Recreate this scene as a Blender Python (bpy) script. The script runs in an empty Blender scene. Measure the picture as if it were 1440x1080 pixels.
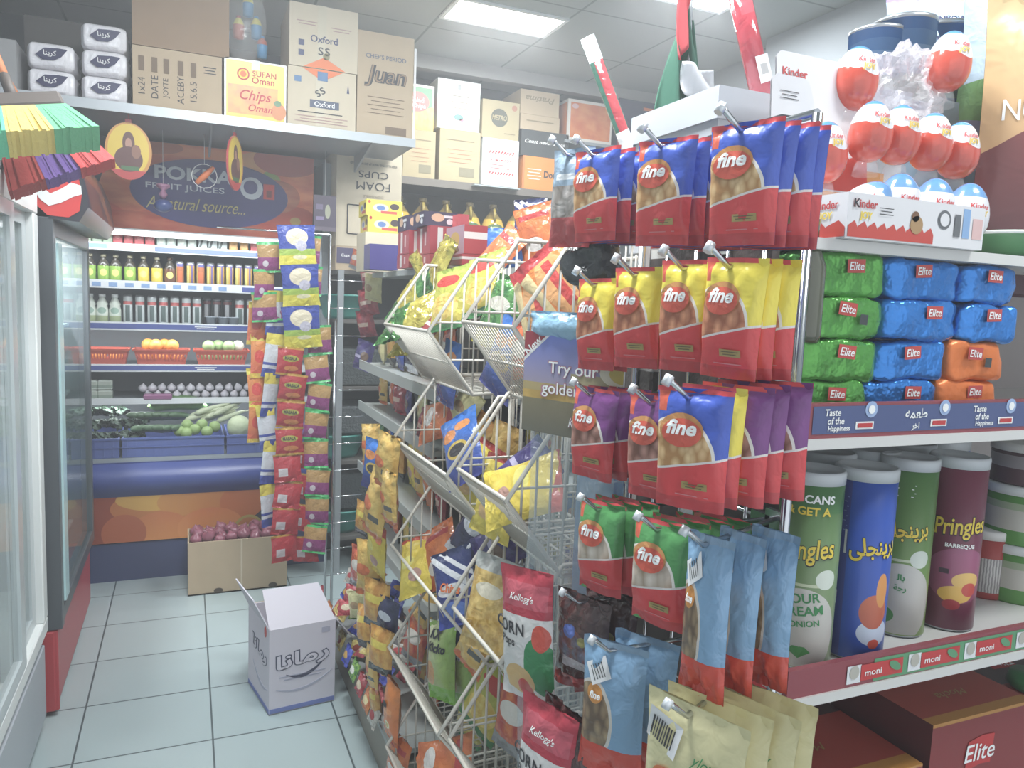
import bpy, bmesh, math, random
from mathutils import Vector, Matrix, noise
C = bpy.context.scene.collection
SC = bpy.context.scene
PI = math.pi
# ---------------------------------------------------------------- camera
F = 1070.0                                  # focal length in pixels of the 1440 px frame
R0 = (0.91953301, -0.00497019, 0.39298136)   # world x, y, z rows in camera axes (right, down, forward)
R1 = (-0.39099796, -0.11268937, 0.91346686)
R2 = (0.03974471, -0.99361784, -0.10556493)
EYE = Vector((0, 0, 1.5))
cd = bpy.data.cameras.new('camera'); cam = bpy.data.objects.new('camera', cd); C.objects.link(cam)
cd.sensor_width = 36; cd.lens = F/1440*36; cd.clip_start = .02
m = Matrix.Identity(4)
for i, r in enumerate((R0, R1, R2)):
    m[i][0] = r[0]; m[i][1] = -r[1]; m[i][2] = -r[2]; m[i][3] = EYE[i]
cam.matrix_world = m
SC.camera = cam
SC.view_settings.view_transform = 'Standard'; SC.view_settings.look = 'None'
SC.view_settings.gamma = 1; SC.view_settings.use_curve_mapping = False
SC.view_settings.exposure = 0.0
SC.cycles.max_bounces = 6; SC.cycles.transparent_max_bounces = 16
SC.cycles.caustics_reflective = False; SC.cycles.caustics_refractive = False
# ambient fill let in by leaving the room open behind the camera
w = bpy.data.worlds.new('world'); SC.world = w; w.use_nodes = True
w.node_tree.nodes['Background'].inputs[0].default_value = (.88, .94, 1, 1)
w.node_tree.nodes['Background'].inputs[1].default_value = 1.3
ZC = 2.95
def lamp(x, y, e, sx=.56, sy=.26, z=ZC-.03, rot=(0, 0, 0), col=(.93, .98, 1)):
    l = bpy.data.lights.new('area_lamp', 'AREA'); l.shape = 'RECTANGLE'; l.size = sx; l.size_y = sy
    l.energy = e; l.color = col
    o = bpy.data.objects.new('area_lamp', l); C.objects.link(o); o.location = (x, y, z); o.rotation_euler = rot
    return o
LIGHTS = [(1.5, 3.78, 26), (2.1, 3.05, 26), (.3, 1.1, 44), (.3, 2.3, 38), (1.5, .2, 22)]
for x, y, e in LIGHTS: lamp(x, y, e)

def P(ax, val, px, py):
    """the point where the sight line through a pixel meets the plane x/y/z = val"""
    c = (px-720, py-540, F)
    d = Vector([sum(r[k]*c[k] for k in range(3)) for r in (R0, R1, R2)])
    i = 'xyz'.index(ax)
    return EYE + d*((val-EYE[i])/d[i])
# ---------------------------------------------------------------- colours and materials
def col(h):
    if not isinstance(h, str): return (*h[:3], 1)
    v = [int(h[i:i+2], 16)/255 for i in (0, 2, 4)]
    v = [x/12.92 if x <= .04045 else ((x+.055)/1.055)**2.4 for x in v]; y = .25*v[0]+.65*v[1]+.1*v[2]
    return tuple(.012+.965*(x*.9+y*.1) for x in v) + (1,)  # every colour greyed and lifted, haze put into the materials
_m = {}
def bsdf(n, k, v):
    n.inputs[k].default_value = v
def mat(name, c, rough=.5, metal=0, trans=0, alpha=1, emit=0, bump=0, bscale=60, spec=None, coat=0, ior=None, vary=0):
    if name in _m: return _m[name]
    m = bpy.data.materials.new(name); m.use_nodes = True; _m[name] = m
    nt = m.node_tree; b = nt.nodes['Principled BSDF']; c = col(c)
    bsdf(b, 'Base Color', c); bsdf(b, 'Roughness', rough); bsdf(b, 'Metallic', metal)
    if trans: bsdf(b, 'Transmission Weight', trans)
    if alpha < 1: bsdf(b, 'Alpha', alpha)
    if ior: bsdf(b, 'IOR', ior)
    if spec is not None: bsdf(b, 'Specular IOR Level', spec)
    if coat: bsdf(b, 'Coat Weight', coat)
    if emit: bsdf(b, 'Emission Color', c); bsdf(b, 'Emission Strength', emit)
    if bump or vary:
        tc = nt.nodes.new('ShaderNodeTexCoord'); n = nt.nodes.new('ShaderNodeTexNoise')
        n.inputs['Scale'].default_value = bscale; n.inputs['Detail'].default_value = 3
        nt.links.new(tc.outputs['Object'], n.inputs['Vector'])
        if bump:
            bp = nt.nodes.new('ShaderNodeBump'); bp.inputs['Strength'].default_value = bump; bp.inputs['Distance'].default_value = .01
            nt.links.new(n.outputs['Fac'], bp.inputs['Height']); nt.links.new(bp.outputs['Normal'], b.inputs['Normal'])
        if vary:
            mx = nt.nodes.new('ShaderNodeMix'); mx.data_type = 'RGBA'
            mx.inputs[6].default_value = tuple(x*(1-vary) for x in c[:3])+(1,); mx.inputs[7].default_value = tuple(min(1, x*(1+vary)) for x in c[:3])+(1,)
            nt.links.new(n.outputs['Fac'], mx.inputs[0]); nt.links.new(mx.outputs[2], b.inputs['Base Color'])
    return m

def ink(name, base, layers, rough=.35, bump=.25, bscale=45, metal=0, coat=0, spec=None):
    """printed surface: shapes in UV laid over a base colour.
    layer = (mask list, colour); mask = ('r',u0,v0,u1,v1) ('e',cu,cv,ru,rv) ('h',a,b,c): a*u+b*v>c ('p',u0,v0,k): v>v0+k(u-u0)^2 ; 'n' in front negates
    colour = hex or ('vor',scale,c1,c2,edge) ('noi',scale,c1,c2) ('gu',c1,c2) ('gv',c1,c2) ('wav',scale,c1,c2)"""
    if name in _m: return _m[name]
    m = bpy.data.materials.new(name); m.use_nodes = True; _m[name] = m
    nt = m.node_tree; N = nt.nodes; L = nt.links; b = N['Principled BSDF']
    bsdf(b, 'Roughness', rough); bsdf(b, 'Metallic', metal)
    if coat: bsdf(b, 'Coat Weight', coat)
    if spec is not None: bsdf(b, 'Specular IOR Level', spec)
    uvn = N.new('ShaderNodeUVMap'); sp = N.new('ShaderNodeSeparateXYZ'); L.new(uvn.outputs[0], sp.inputs[0])
    U, V = sp.outputs[0], sp.outputs[1]
    def mt(op, a, b_=None, c_=None):
        n = N.new('ShaderNodeMath'); n.operation = op
        for i, x in enumerate((a, b_, c_)):
            if x is None: continue
            if isinstance(x, (int, float)): n.inputs[i].default_value = x
            else: L.new(x, n.inputs[i])
        return n.outputs[0]
    def mask(s):
        k = s[0]; neg = k[0] == 'n'; k = k[-1]
        if k == 'r':
            o = mt('MULTIPLY', mt('LESS_THAN', mt('ABSOLUTE', mt('SUBTRACT', U, (s[1]+s[3])/2)), abs(s[3]-s[1])/2),
                   mt('LESS_THAN', mt('ABSOLUTE', mt('SUBTRACT', V, (s[2]+s[4])/2)), abs(s[4]-s[2])/2))
        elif k == 'e':
            a = mt('DIVIDE', mt('SUBTRACT', U, s[1]), s[3]); c = mt('DIVIDE', mt('SUBTRACT', V, s[2]), s[4])
            o = mt('LESS_THAN', mt('ADD', mt('MULTIPLY', a, a), mt('MULTIPLY', c, c)), 1.0)
        elif k == 'h':
            o = mt('GREATER_THAN', mt('ADD', mt('MULTIPLY', U, s[1]), mt('MULTIPLY', V, s[2])), s[3])
        elif k == 'p':
            a = mt('SUBTRACT', U, s[1]); o = mt('GREATER_THAN', V, mt('MULTIPLY_ADD', mt('MULTIPLY', a, a), s[3], s[2]))
        return mt('SUBTRACT', 1.0, o) if neg else o
    def colour(c):
        if isinstance(c, str) or not isinstance(c[0], str):
            n = N.new('ShaderNodeRGB'); n.outputs[0].default_value = col(c); return n.outputs[0]
        k = c[0]
        mx = N.new('ShaderNodeMix'); mx.data_type = 'RGBA'
        if k in ('gu', 'gv'):
            L.new(U if k == 'gu' else V, mx.inputs[0]); a, d = c[1], c[2]
        elif k == 'noi':
            t = N.new('ShaderNodeTexNoise'); t.inputs['Scale'].default_value = c[1]; t.inputs['Detail'].default_value = 3; L.new(uvn.outputs[0], t.inputs['Vector'])
            L.new(mt('MULTIPLY_ADD', t.outputs['Fac'], 4.0, -1.5), mx.inputs[0]); a, d = c[2], c[3]; mx.clamp_factor = True
        elif k == 'wav':
            t = N.new('ShaderNodeTexWave'); t.inputs['Scale'].default_value = c[1]; t.inputs['Distortion'].default_value = 2; L.new(uvn.outputs[0], t.inputs['Vector'])
            L.new(t.outputs['Fac'], mx.inputs[0]); a, d = c[2], c[3]
        elif k == 'vor':
            t = N.new('ShaderNodeTexVoronoi'); t.inputs['Scale'].default_value = c[1]; L.new(uvn.outputs[0], t.inputs['Vector'])
            L.new(mt('MULTIPLY', t.outputs['Distance'], 1.35), mx.inputs[0]); a, d = c[2], c[3]
        elif k == 'dots':
            t = N.new('ShaderNodeTexVoronoi'); t.inputs['Scale'].default_value = c[1]; L.new(uvn.outputs[0], t.inputs['Vector'])
            s2 = N.new('ShaderNodeSeparateColor'); L.new(t.outputs['Color'], s2.inputs[0])
            L.new(mt('GREATER_THAN', s2.outputs[0], .5), mx.inputs[0]); a, d = c[2], c[3]
        mx.inputs[6].default_value = col(a); mx.inputs[7].default_value = col(d)
        return mx.outputs[2]
    cur = colour(base)
    for ms, c in layers:
        if not isinstance(ms, list): ms = [ms]
        f = mask(ms[0])
        for s in ms[1:]: f = mt('MULTIPLY', f, mask(s))
        mx = N.new('ShaderNodeMix'); mx.data_type = 'RGBA'
        L.new(f, mx.inputs[0]); L.new(cur, mx.inputs[6]); L.new(colour(c), mx.inputs[7]); cur = mx.outputs[2]
    L.new(cur, b.inputs['Base Color'])
    if bump:
        tc = N.new('ShaderNodeTexCoord'); n = N.new('ShaderNodeTexNoise'); n.inputs['Scale'].default_value = bscale; n.inputs['Detail'].default_value = 2
        n.inputs['Distortion'].default_value = .6
        L.new(tc.outputs['Object'], n.inputs['Vector'])
        bp = N.new('ShaderNodeBump'); bp.inputs['Strength'].default_value = bump; bp.inputs['Distance'].default_value = .012
        L.new(n.outputs['Fac'], bp.inputs['Height']); L.new(bp.outputs['Normal'], b.inputs['Normal'])
    return m

# ---------------------------------------------------------------- text outlines
_t = {}
def text_geo(s, bold=0, shear=0, res=3, italic=0):
    k = (s, bold, shear)
    if k in _t: return _t[k]
    c = bpy.data.curves.new('t', 'FONT'); c.body = s; c.size = 1; c.resolution_u = res; c.offset = bold; c.shear = shear
    c.align_x = 'CENTER'; c.align_y = 'CENTER'
    o = bpy.data.objects.new('t', c); C.objects.link(o)
    dg = bpy.context.evaluated_depsgraph_get(); dg.update(); me = o.evaluated_get(dg).to_mesh()
    vs = [(v.co.x, v.co.y) for v in me.vertices]; fs = [tuple(p.vertices) for p in me.polygons]
    o.evaluated_get(dg).to_mesh_clear(); bpy.data.objects.remove(o); bpy.data.curves.remove(c)
    if vs:
        x0 = min(v[0] for v in vs); x1 = max(v[0] for v in vs); y0 = min(v[1] for v in vs); y1 = max(v[1] for v in vs)
    else: x0 = x1 = y0 = y1 = 0
    _t[k] = ([(v[0]-(x0+x1)/2, v[1]-(y0+y1)/2) for v in vs], fs, max(x1-x0, .01), max(y1-y0, .01))
    return _t[k]

# ---------------------------------------------------------------- mesh builder
class B:
    def __init__(s): s.v = []; s.f = []; s.m = []; s.uv = []; s.mats = []; s.sm = []
    def mi(s, mt):
        if mt not in s.mats: s.mats.append(mt)
        return s.mats.index(mt)
    def face(s, idx, mt, uv=None, smooth=False):
        s.f.append(tuple(idx)); s.m.append(s.mi(mt)); s.uv.append(uv); s.sm.append(smooth)
    def poly(s, pts, mt, uv=None, smooth=False):
        n = len(s.v); s.v += [tuple(p) for p in pts]; s.face(range(n, n+len(pts)), mt, uv, smooth); return s
    def box(s, lo, hi, mt, mats=None, M=None):
        """mats: dict side ('x-','x+','y-','y+','z-','z+') -> material; faces have 0..1 UVs seen from outside"""
        x0, y0, z0 = lo; x1, y1, z1 = hi
        p = [Vector(q) for q in ((x0,y0,z0),(x1,y0,z0),(x1,y1,z0),(x0,y1,z0),(x0,y0,z1),(x1,y0,z1),(x1,y1,z1),(x0,y1,z1))]
        if M is not None: p = [M @ q for q in p]
        n = len(s.v); s.v += [tuple(q) for q in p]
        q = ((0,0),(1,0),(1,1),(0,1))
        for k, idx in (('y-',(0,1,5,4)),('x+',(1,2,6,5)),('y+',(2,3,7,6)),('x-',(3,0,4,7)),('z+',(4,5,6,7)),('z-',(3,2,1,0))):
            s.face([n+i for i in idx], (mats or {}).get(k, mt), q)
        return s
    def grid(s, fn, nu, nv, mt, smooth=True, uv=None, closeu=False):
        n = len(s.v)
        for j in range(nv+1):
            for i in range(nu+1 - (1 if closeu else 0)): s.v.append(tuple(fn(i/nu, j/nv)))
        w = nu + (0 if closeu else 1)
        for j in range(nv):
            for i in range(nu):
                i2 = (i+1) % w if closeu else i+1
                q = ((i/nu, j/nv), ((i+1)/nu, j/nv), ((i+1)/nu, (j+1)/nv), (i/nu, (j+1)/nv))
                if uv: q = tuple(uv(*t) for t in q)
                mm = mt(((i+.5)/nu), ((j+.5)/nv)) if callable(mt) else mt
                s.face((n+j*w+i, n+j*w+i2, n+(j+1)*w+i2, n+(j+1)*w+i), mm, q, smooth)
        return s
    def tube(s, pts, r, mt, n=6, closed=False, cap=True):
        pts = [Vector(p) for p in pts]; k = len(pts); base = len(s.v)
        up = None
        for i, p in enumerate(pts):
            a = pts[i-1] if (i or closed) else p; b_ = pts[(i+1) % k] if (i < k-1 or closed) else p
            t = (b_-a).normalized() if (b_-a).length > 1e-9 else Vector((0, 0, 1))
            if up is None:
                up = Vector((0, 0, 1)) if abs(t.z) < .9 else Vector((1, 0, 0))
            x = t.cross(up)
            if x.length < 1e-6: x = t.cross(Vector((1, 0, 0)))
            x.normalize(); y = x.cross(t); up = y
            rr = r[i] if isinstance(r, (list, tuple)) else r
            for j in range(n):
                a_ = 2*PI*j/n; s.v.append(tuple(p + x*math.cos(a_)*rr + y*math.sin(a_)*rr))
        for i in range(k if closed else k-1):
            i2 = (i+1) % k
            for j in range(n):
                j2 = (j+1) % n
                s.face((base+i*n+j, base+i2*n+j, base+i2*n+j2, base+i*n+j2), mt, None, True)
        if cap and not closed:
            s.face([base+j for j in range(n)], mt); s.face([base+(k-1)*n+j for j in reversed(range(n))], mt)
        return s
    def lathe(s, prof, mt, n=20, o=(0, 0, 0), mats=None, vr=None):
        """profile of (r,z); UV u from the azimuth (0 at -x.. front -y is .5), v from z between vr"""
        o = Vector(o); base = len(s.v); k = len(prof)
        z0, z1 = vr or (prof[0][1], prof[-1][1])
        for r, z in prof:
            for j in range(n):
                a = -PI/2 + 2*PI*(j/n-.5); s.v.append((o.x+r*math.cos(a), o.y+r*math.sin(a), o.z+z))
        for i in range(k-1):
            for j in range(n):
                j2 = (j+1) % n; va = (prof[i][1]-z0)/(z1-z0+1e-9); vb = (prof[i+1][1]-z0)/(z1-z0+1e-9)
                mm = mats[i] if mats else mt
                s.face((base+i*n+j, base+i*n+j2, base+(i+1)*n+j2, base+(i+1)*n+j), mm, ((j/n, va), ((j+1)/n, va), ((j+1)/n, vb), (j/n, vb)), True)
        if prof[0][0] > 1e-4: s.face([base+j for j in reversed(range(n))], mats[0] if mats else mt)
        if prof[-1][0] > 1e-4: s.face([base+(k-1)*n+j for j in range(n)], mats[-1] if mats else mt)
        return s
    def text(s, st, fn, cx, cy, h, mt, bold=0, shear=0, w=None, rot=0):
        """st centred at (cx,cy) in the metric surface coordinates of fn(a,b)->point; h = height of the glyph box"""
        vs, fs, tw, th = text_geo(st, bold, shear)
        if not vs: return s
        k = h/th; kx = (w/tw) if w else k
        ca, sa = math.cos(rot), math.sin(rot); n = len(s.v)
        for x, y in vs:
            x, y = x*kx, y*k
            s.v.append(tuple(fn(cx+x*ca-y*sa, cy+x*sa+y*ca)))
        for f in fs: s.face([n+i for i in f], mt)
        return s
    def shape(s, pts, fn, mt):
        n = len(s.v); s.v += [tuple(fn(*p)) for p in pts]; s.face(range(n, n+len(pts)), mt); return s
    def disc(s, fn, cx, cy, rx, ry, mt, n=24, rot=0):
        ca, sa = math.cos(rot), math.sin(rot)
        return s.shape([(cx+rx*math.cos(2*PI*i/n)*ca-ry*math.sin(2*PI*i/n)*sa, cy+rx*math.cos(2*PI*i/n)*sa+ry*math.sin(2*PI*i/n)*ca) for i in range(n)], fn, mt)
    def rect(s, fn, cx, cy, w_, h_, mt, rot=0):
        ca, sa = math.cos(rot), math.sin(rot)
        return s.shape([(cx+x*ca-y*sa, cy+x*sa+y*ca) for x, y in ((-w_/2,-h_/2),(w_/2,-h_/2),(w_/2,h_/2),(-w_/2,h_/2))], fn, mt)
    def mesh(s, name):
        me = bpy.data.meshes.new(name); me.from_pydata(s.v, [], s.f)
        for m_ in s.mats: me.materials.append(m_)
        me.polygons.foreach_set('material_index', s.m); me.polygons.foreach_set('use_smooth', s.sm)
        if any(u is not None for u in s.uv):
            ul = me.uv_layers.new(name='UVMap'); d = []
            for f, u in zip(s.f, s.uv):
                if u is None: d += [0.0, 0.0]*len(f)
                else:
                    for t in u: d += [t[0], t[1]]
            ul.data.foreach_set('uv', d)
        me.update(); return me
    def obj(s, name, parent=None, loc=None, rot=None, bevel=0, seg=1):
        """with a parent: geometry is in the parent's local axes"""
        o = bpy.data.objects.new(name, s.mesh(name)); C.objects.link(o)
        if parent: o.parent = parent
        if loc is not None: o.location = loc
        if rot is not None: o.rotation_euler = rot
        if bevel:
            md = o.modifiers.new('bevel', 'BEVEL'); md.width = bevel; md.segments = seg; md.limit_method = 'ANGLE'; md.angle_limit = .7
        return o
def tag(o, label=None, cat=None, group=None, kind=None):
    if label: o['label'] = label
    if cat: o['category'] = cat
    if group: o['group'] = group
    if kind: o['kind'] = kind
    return o
def thing(name, label, cat, loc=(0, 0, 0), rot=(0, 0, 0), group=None):
    o = bpy.data.objects.new(name, None); C.objects.link(o); o.empty_display_size = .02
    o.location = loc; o.rotation_euler = rot
    return tag(o, label, cat, group)
def struct(b, name): return tag(b.obj(name), kind='structure')
def dup(root, loc=None, rot=None, label=None, group=None, scale=None):
    r = root.copy(); C.objects.link(r)
    if loc is not None: r.location = loc
    if rot is not None: r.rotation_euler = rot
    if scale is not None: r.scale = scale
    if label: r['label'] = label
    if group: r['group'] = group
    def rec(a, b_):
        for ch in a.children:
            c = ch.copy(); C.objects.link(c); c.parent = b_; c.matrix_parent_inverse = ch.matrix_parent_inverse.copy(); rec(ch, c)
    rec(root, r)
    return r
class Proto:
    """first call moves the prototype itself, later calls copy it"""
    def __init__(s, root): s.r = root; s.used = False
    def __call__(s, loc, rot=(0, 0, 0), label=None, group=None, scale=None):
        if not s.used:
            s.used = True; r = s.r; r.location = loc; r.rotation_euler = rot
            if scale is not None: r.scale = scale
            if label: r['label'] = label
            if group: r['group'] = group
            return r
        return dup(s.r, loc, rot, label, group, scale)
    def finish(s):
        if not s.used:
            for c in list(s.r.children_recursive): bpy.data.objects.remove(c)
            bpy.data.objects.remove(s.r)
def fr(o, ux, uy, off=.0006):
    """surface frame: metric (a,b) -> o + a*ux + b*uy, lifted a little along the normal"""
    o, ux, uy = Vector(o), Vector(ux).normalized(), Vector(uy).normalized(); n = ux.cross(uy).normalized()*off
    return lambda a, b: o + ux*a + uy*b + n
ORD = ['first','second','third','fourth','fifth','sixth','seventh','eighth','ninth','tenth','eleventh','twelfth','thirteenth','fourteenth','fifteenth','sixteenth','seventeenth','eighteenth','nineteenth','twentieth']
rnd = random.Random(7)
# shared materials
WHITE = mat('white_paint', 'dfe3e2', .4); CHROME = mat('chrome', 'c9ccd0', .18, 1); DARK = mat('dark_metal', '3a3d42', .5)
BLACK = mat('black_plastic', '23252a', .4); GREYM = mat('grey_metal', '9a9fa3', .4, .3); WIREW = mat('white_coated_wire', 'e3dfd6', .35)
KRAFT = mat('kraft_board', 'b8a284', .8, vary=.08, bscale=14); KRAFT2 = mat('pale_board', 'cdbfa6', .8, vary=.06, bscale=12); KRAFT3 = mat('brown_board', '94785c', .8, vary=.08, bscale=12)
PAPERW = mat('white_board', 'e4e4e6', .6); INKB = mat('black_ink', '303036', .6); INKW = mat('white_ink', 'f4f4f2', .5)
INKN = mat('navy_ink', '2a3366', .5); INKR = mat('red_ink', 'c83030', .5); INKY = mat('yellow_ink', 'f0d020', .5); INKG = mat('green_ink', '2f8a4a', .5)
INKO = mat('orange_ink', 'e8742c', .5); GOLD = mat('gold_ink', 'b49a5a', .4, .3); TAPE = mat('clear_tape', 'cfc4ac', .25, coat=.5); BARC = ink('barcode_ink', 'f2f2f0', [(('r', .1, .25, .9, .9), ('wav', 9, '303030', 'f2f2f0'))], bump=0)
STEEL = mat('galvanised_steel', 'a9adb2', .35, .8)
# ================================================================ setting
b = B()
ft = bpy.data.materials.new('floor_tiles'); ft.use_nodes = True; nt = ft.node_tree; N = nt.nodes; L = nt.links
pb = N['Principled BSDF']; tc = N.new('ShaderNodeTexCoord'); br = N.new('ShaderNodeTexBrick')
mp = N.new('ShaderNodeMapping'); mp.inputs['Location'].default_value = (-.075+.413*8, -2.6+.362*10, 0)
L.new(tc.outputs['Object'], mp.inputs[0]); L.new(mp.outputs[0], br.inputs['Vector'])
br.offset = 0; br.squash = 1; br.inputs['Scale'].default_value = 1; br.inputs['Brick Width'].default_value = .413; br.inputs['Row Height'].default_value = .362
br.inputs['Mortar Size'].default_value = .0035; br.inputs['Mortar Smooth'].default_value = .2
br.inputs['Color1'].default_value = col('a9b8ba'); br.inputs['Color2'].default_value = col('a4b4b6'); br.inputs['Mortar'].default_value = col('4f5c60')
nz = N.new('ShaderNodeTexNoise'); nz.inputs['Scale'].default_value = 3; nz.inputs['Detail'].default_value = 5
L.new(tc.outputs['Object'], nz.inputs['Vector'])
mx = N.new('ShaderNodeMix'); mx.data_type = 'RGBA'; mx.blend_type = 'MULTIPLY'; mx.inputs[7].default_value = (.88, .9, .9, 1)
L.new(nz.outputs['Fac'], mx.inputs[0]); L.new(br.outputs['Color'], mx.inputs[6]); L.new(mx.outputs[2], pb.inputs['Base Color']); pb.inputs['Roughness'].default_value = .32
b.poly([(-1.2, -1.5, 0), (3.05, -1.5, 0), (3.05, 5.1, 0), (-1.2, 5.1, 0)], ft)
struct(b, 'floor')
WALL = mat('wall_paint', 'aeb4bb', .85, vary=.04, bscale=3); DWALL = mat('wall_dark', '5c6268', .9)  # back wall takes a darker tone than the side walls
struct(B().box((-1.3, 5.05, 0), (3.1, 5.15, ZC), DWALL), 'wall_back')
struct(B().box((2.85, -1.5, 0), (3.1, 3.38, ZC), WALL).box((2.97, 3.38, 0), (3.1, 5.05, ZC), WALL), 'wall_right')
struct(B().box((-1.3, -1.5, 0), (-1.2, 5.05, ZC), WALL), 'wall_left')
# ceiling tiles in a dark grid
ct = bpy.data.materials.new('ceiling_tiles'); ct.use_nodes = True; nt = ct.node_tree; N = nt.nodes; L = nt.links
pb = N['Principled BSDF']; tc = N.new('ShaderNodeTexCoord'); br = N.new('ShaderNodeTexBrick'); mp = N.new('ShaderNodeMapping'); mp.inputs['Location'].default_value = (.6*6-1.8, .6*10-4.1, 0)
L.new(tc.outputs['Object'], mp.inputs[0]); L.new(mp.outputs[0], br.inputs['Vector']); br.offset = 0
br.inputs['Scale'].default_value = 1; br.inputs['Brick Width'].default_value = .6; br.inputs['Row Height'].default_value = .6; br.inputs['Mortar Size'].default_value = .007; br.inputs['Mortar Smooth'].default_value = .1
br.inputs['Color1'].default_value = col('a9aeac'); br.inputs['Color2'].default_value = col('a4aaa8'); br.inputs['Mortar'].default_value = col('7e8484')
L.new(br.outputs['Color'], pb.inputs['Base Color']); pb.inputs['Roughness'].default_value = .9
b = B(); b.poly([(-1.3, -1.5, ZC), (-1.3, 5.1, ZC), (3.05, 5.1, ZC), (3.05, -1.5, ZC)], ct)
struct(b, 'ceiling')
TRIM = mat('trim_grey', 'b4b2b0', .6)
struct(B().box((.9, 4.55, 2.87), (2.97, 4.62, 2.949), TRIM), 'trim_1')
DIFF = mat('light_diffuser', (.95, .99, 1), .5, emit=14)
places = ['over the wall of cartons', 'further right, above the white carton on the hook rack', 'over the middle of the aisle near the camera', 'over the aisle beside the fridges', 'above the confectionery shelves']
for i, (x, y, e) in enumerate(LIGHTS):
    t = thing('ceiling_light', 'recessed ceiling light panel '+places[i], 'ceiling light', (x, y, ZC), group='recessed ceiling lights')
    b = B()
    for lo, hi in (((-.3,-.15,-.012),(.3,-.13,0)), ((-.3,.13,-.012),(.3,.15,0)), ((-.3,-.13,-.012),(-.28,.13,0)), ((.28,-.13,-.012),(.3,.13,0))): b.box(lo, hi, WHITE)
    b.obj('frame', t)
    B().box((-.28, -.13, -.008), (.28, .13, -.002), DIFF).obj('diffuser', t)
# ================================================================ glass-door fridges on the left
GLASS = mat('cold_glass', 'd8efee', .03, alpha=.22, spec=.9, coat=1)
GLASSD = mat('dark_glass', 'b4d4d6', .03, alpha=.35, spec=.9, coat=1)
REDP = mat('red_panel', 'b5343c', .35); BLKF = mat('black_frame', '4a5056', .35); ALU = mat('aluminium_frame', 'cdd5d8', .3, .4)
LINER = mat('fridge_liner', 'dfe8e4', .5)
t = thing('drinks_fridge', 'white sliding-door fridge cut off by the left edge', 'fridge', (-.435, 1.9, 0))
b = B(); X0 = -.68
b.box((X0, -1, .02), (-.02, .97, .33), mat('kick_panel', 'a9b0b8', .4))
b.box((-.02, -.98, .05), (-.008, .95, .3), mat('kick_panel', 'a9b0b8', .4))
b.box((X0, -1, .33), (X0+.03, .97, 1.82), LINER); b.box((X0, .94, .33), (-.03, .97, 1.79), LINER); b.box((X0, -1, .33), (-.03, -.97, 1.79), LINER)
b.box((X0, -1, 1.79), (0, .97, 1.83), mat('fridge_top', '8d989c', .5))
b.obj('body', t, bevel=.004)
b = B()
for z in (.34, 1.72): b.box((-.05, -1, z), (0, .97, z+.05 if z < 1 else 1.79), WHITE)
b.box((-.05, .9, .39), (0, .97, 1.72), WHITE); b.box((-.05, -1, .39), (0, -.95, 1.72), WHITE)
b.obj('door_frame', t, bevel=.004)
for y0, y1, x in ((-.95, .6, -.012), (.5, .9, -.035)):
    d = B()
    d.box((x-.01, y0, .39), (x+.012, y0+.05, 1.72), ALU).box((x-.01, y1-.06, .39), (x+.012, y1, 1.72), ALU)
    d.box((x-.01, y0+.05, .39), (x+.012, y1-.06, .43), ALU).box((x-.01, y0+.05, 1.68), (x+.012, y1-.06, 1.72), ALU)
    d = d.obj('sliding_door', t)
    B().box((x-.002, y0+.05, .43), (x+.004, y1-.06, 1.68), GLASS).obj('pane', d)
for z in (.42, .75, 1.08, 1.4): B().box((X0+.05, -.94, z), (-.09, .93, z+.012), mat('glass_shelf', 'b8c8c4', .2)).obj('shelf', t)
BT = {c: ink('fridge_bottle_'+c, c, [(('r', -.1, .3, 1.1, .62), 'e8e4d8')], bump=0, rough=.2) for c in ('5a8a4a', 'c8742c', '6a7a94', 'b84a4a')}
k = 0
for zi, z in enumerate((.432, .762, 1.092, 1.412)):
    for yi in range(7):
        c = ('5a8a4a', 'c8742c', '6a7a94', 'b84a4a')[(zi+yi//2) % 4]
        o = B().lathe([(.03, 0), (.032, .01), (.032, .13), (.012, .18), (.012, .2), (.014, .2), (.014, .215)], BT[c], 12).obj('juice_bottle', loc=(-.435-.16, 1.02+.27*yi, z))
        tag(o, 'juice bottle in white fridge, %s from far end on the %s shelf' % (ORD[6-yi], ('bottom', 'second', 'third', 'top')[zi]), 'bottle', 'juice bottles in the white fridge')
# second fridge, black frame on a red plinth, cola header
t = thing('drinks_fridge', 'black-framed glass fridge on a red plinth beside the aisle', 'fridge', (-.415, 2.92, 0))
b = B(); X0 = -.7
b.box((X0, 0, .02), (-.01, 1.05, .31), REDP).box((X0, .004, .02), (0, .02, .312), REDP)
b.obj('plinth', t, bevel=.004)
b = B(); b.box((X0, 0, .31), (-.035, .03, 1.72), BLKF).box((X0, 1.02, .31), (-.035, 1.05, 1.72), BLKF).box((X0, .03, .31), (X0+.03, 1.02, 1.72), LINER).box((X0, 0, 1.72), (-.035, 1.05, 1.76), BLKF)
b.obj('cabinet', t)
b = B(); b.box((-.035, 0, .315), (.015, .05, 1.72), BLKF).box((-.035, 1.0, .315), (.01, 1.05, 1.72), BLKF).box((-.035, .05, .315), (.01, 1.0, .37), BLKF).box((-.035, .05, 1.66), (.01, 1.0, 1.72), BLKF)
d = b.obj('door', t, bevel=.003)
B().box((-.012, .05, .37), (-.002, 1.0, 1.66), GLASSD).obj('pane', d)
B().box((.0151, .05, .4), (.022, .13, 1.64), mat('cyan_trim_sheen', 'b8dcdf', .3)).obj('door_trim_sheen', d)  # door trim widened in pale cyan, bright glass sheen put into its colour
for z in (.42, .72, 1.02, 1.32): B().box((X0+.04, .04, z), (-.07, 1.0, z+.012), mat('glass_shelf', 'b8c8c4', .2)).obj('shelf', t)
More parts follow.
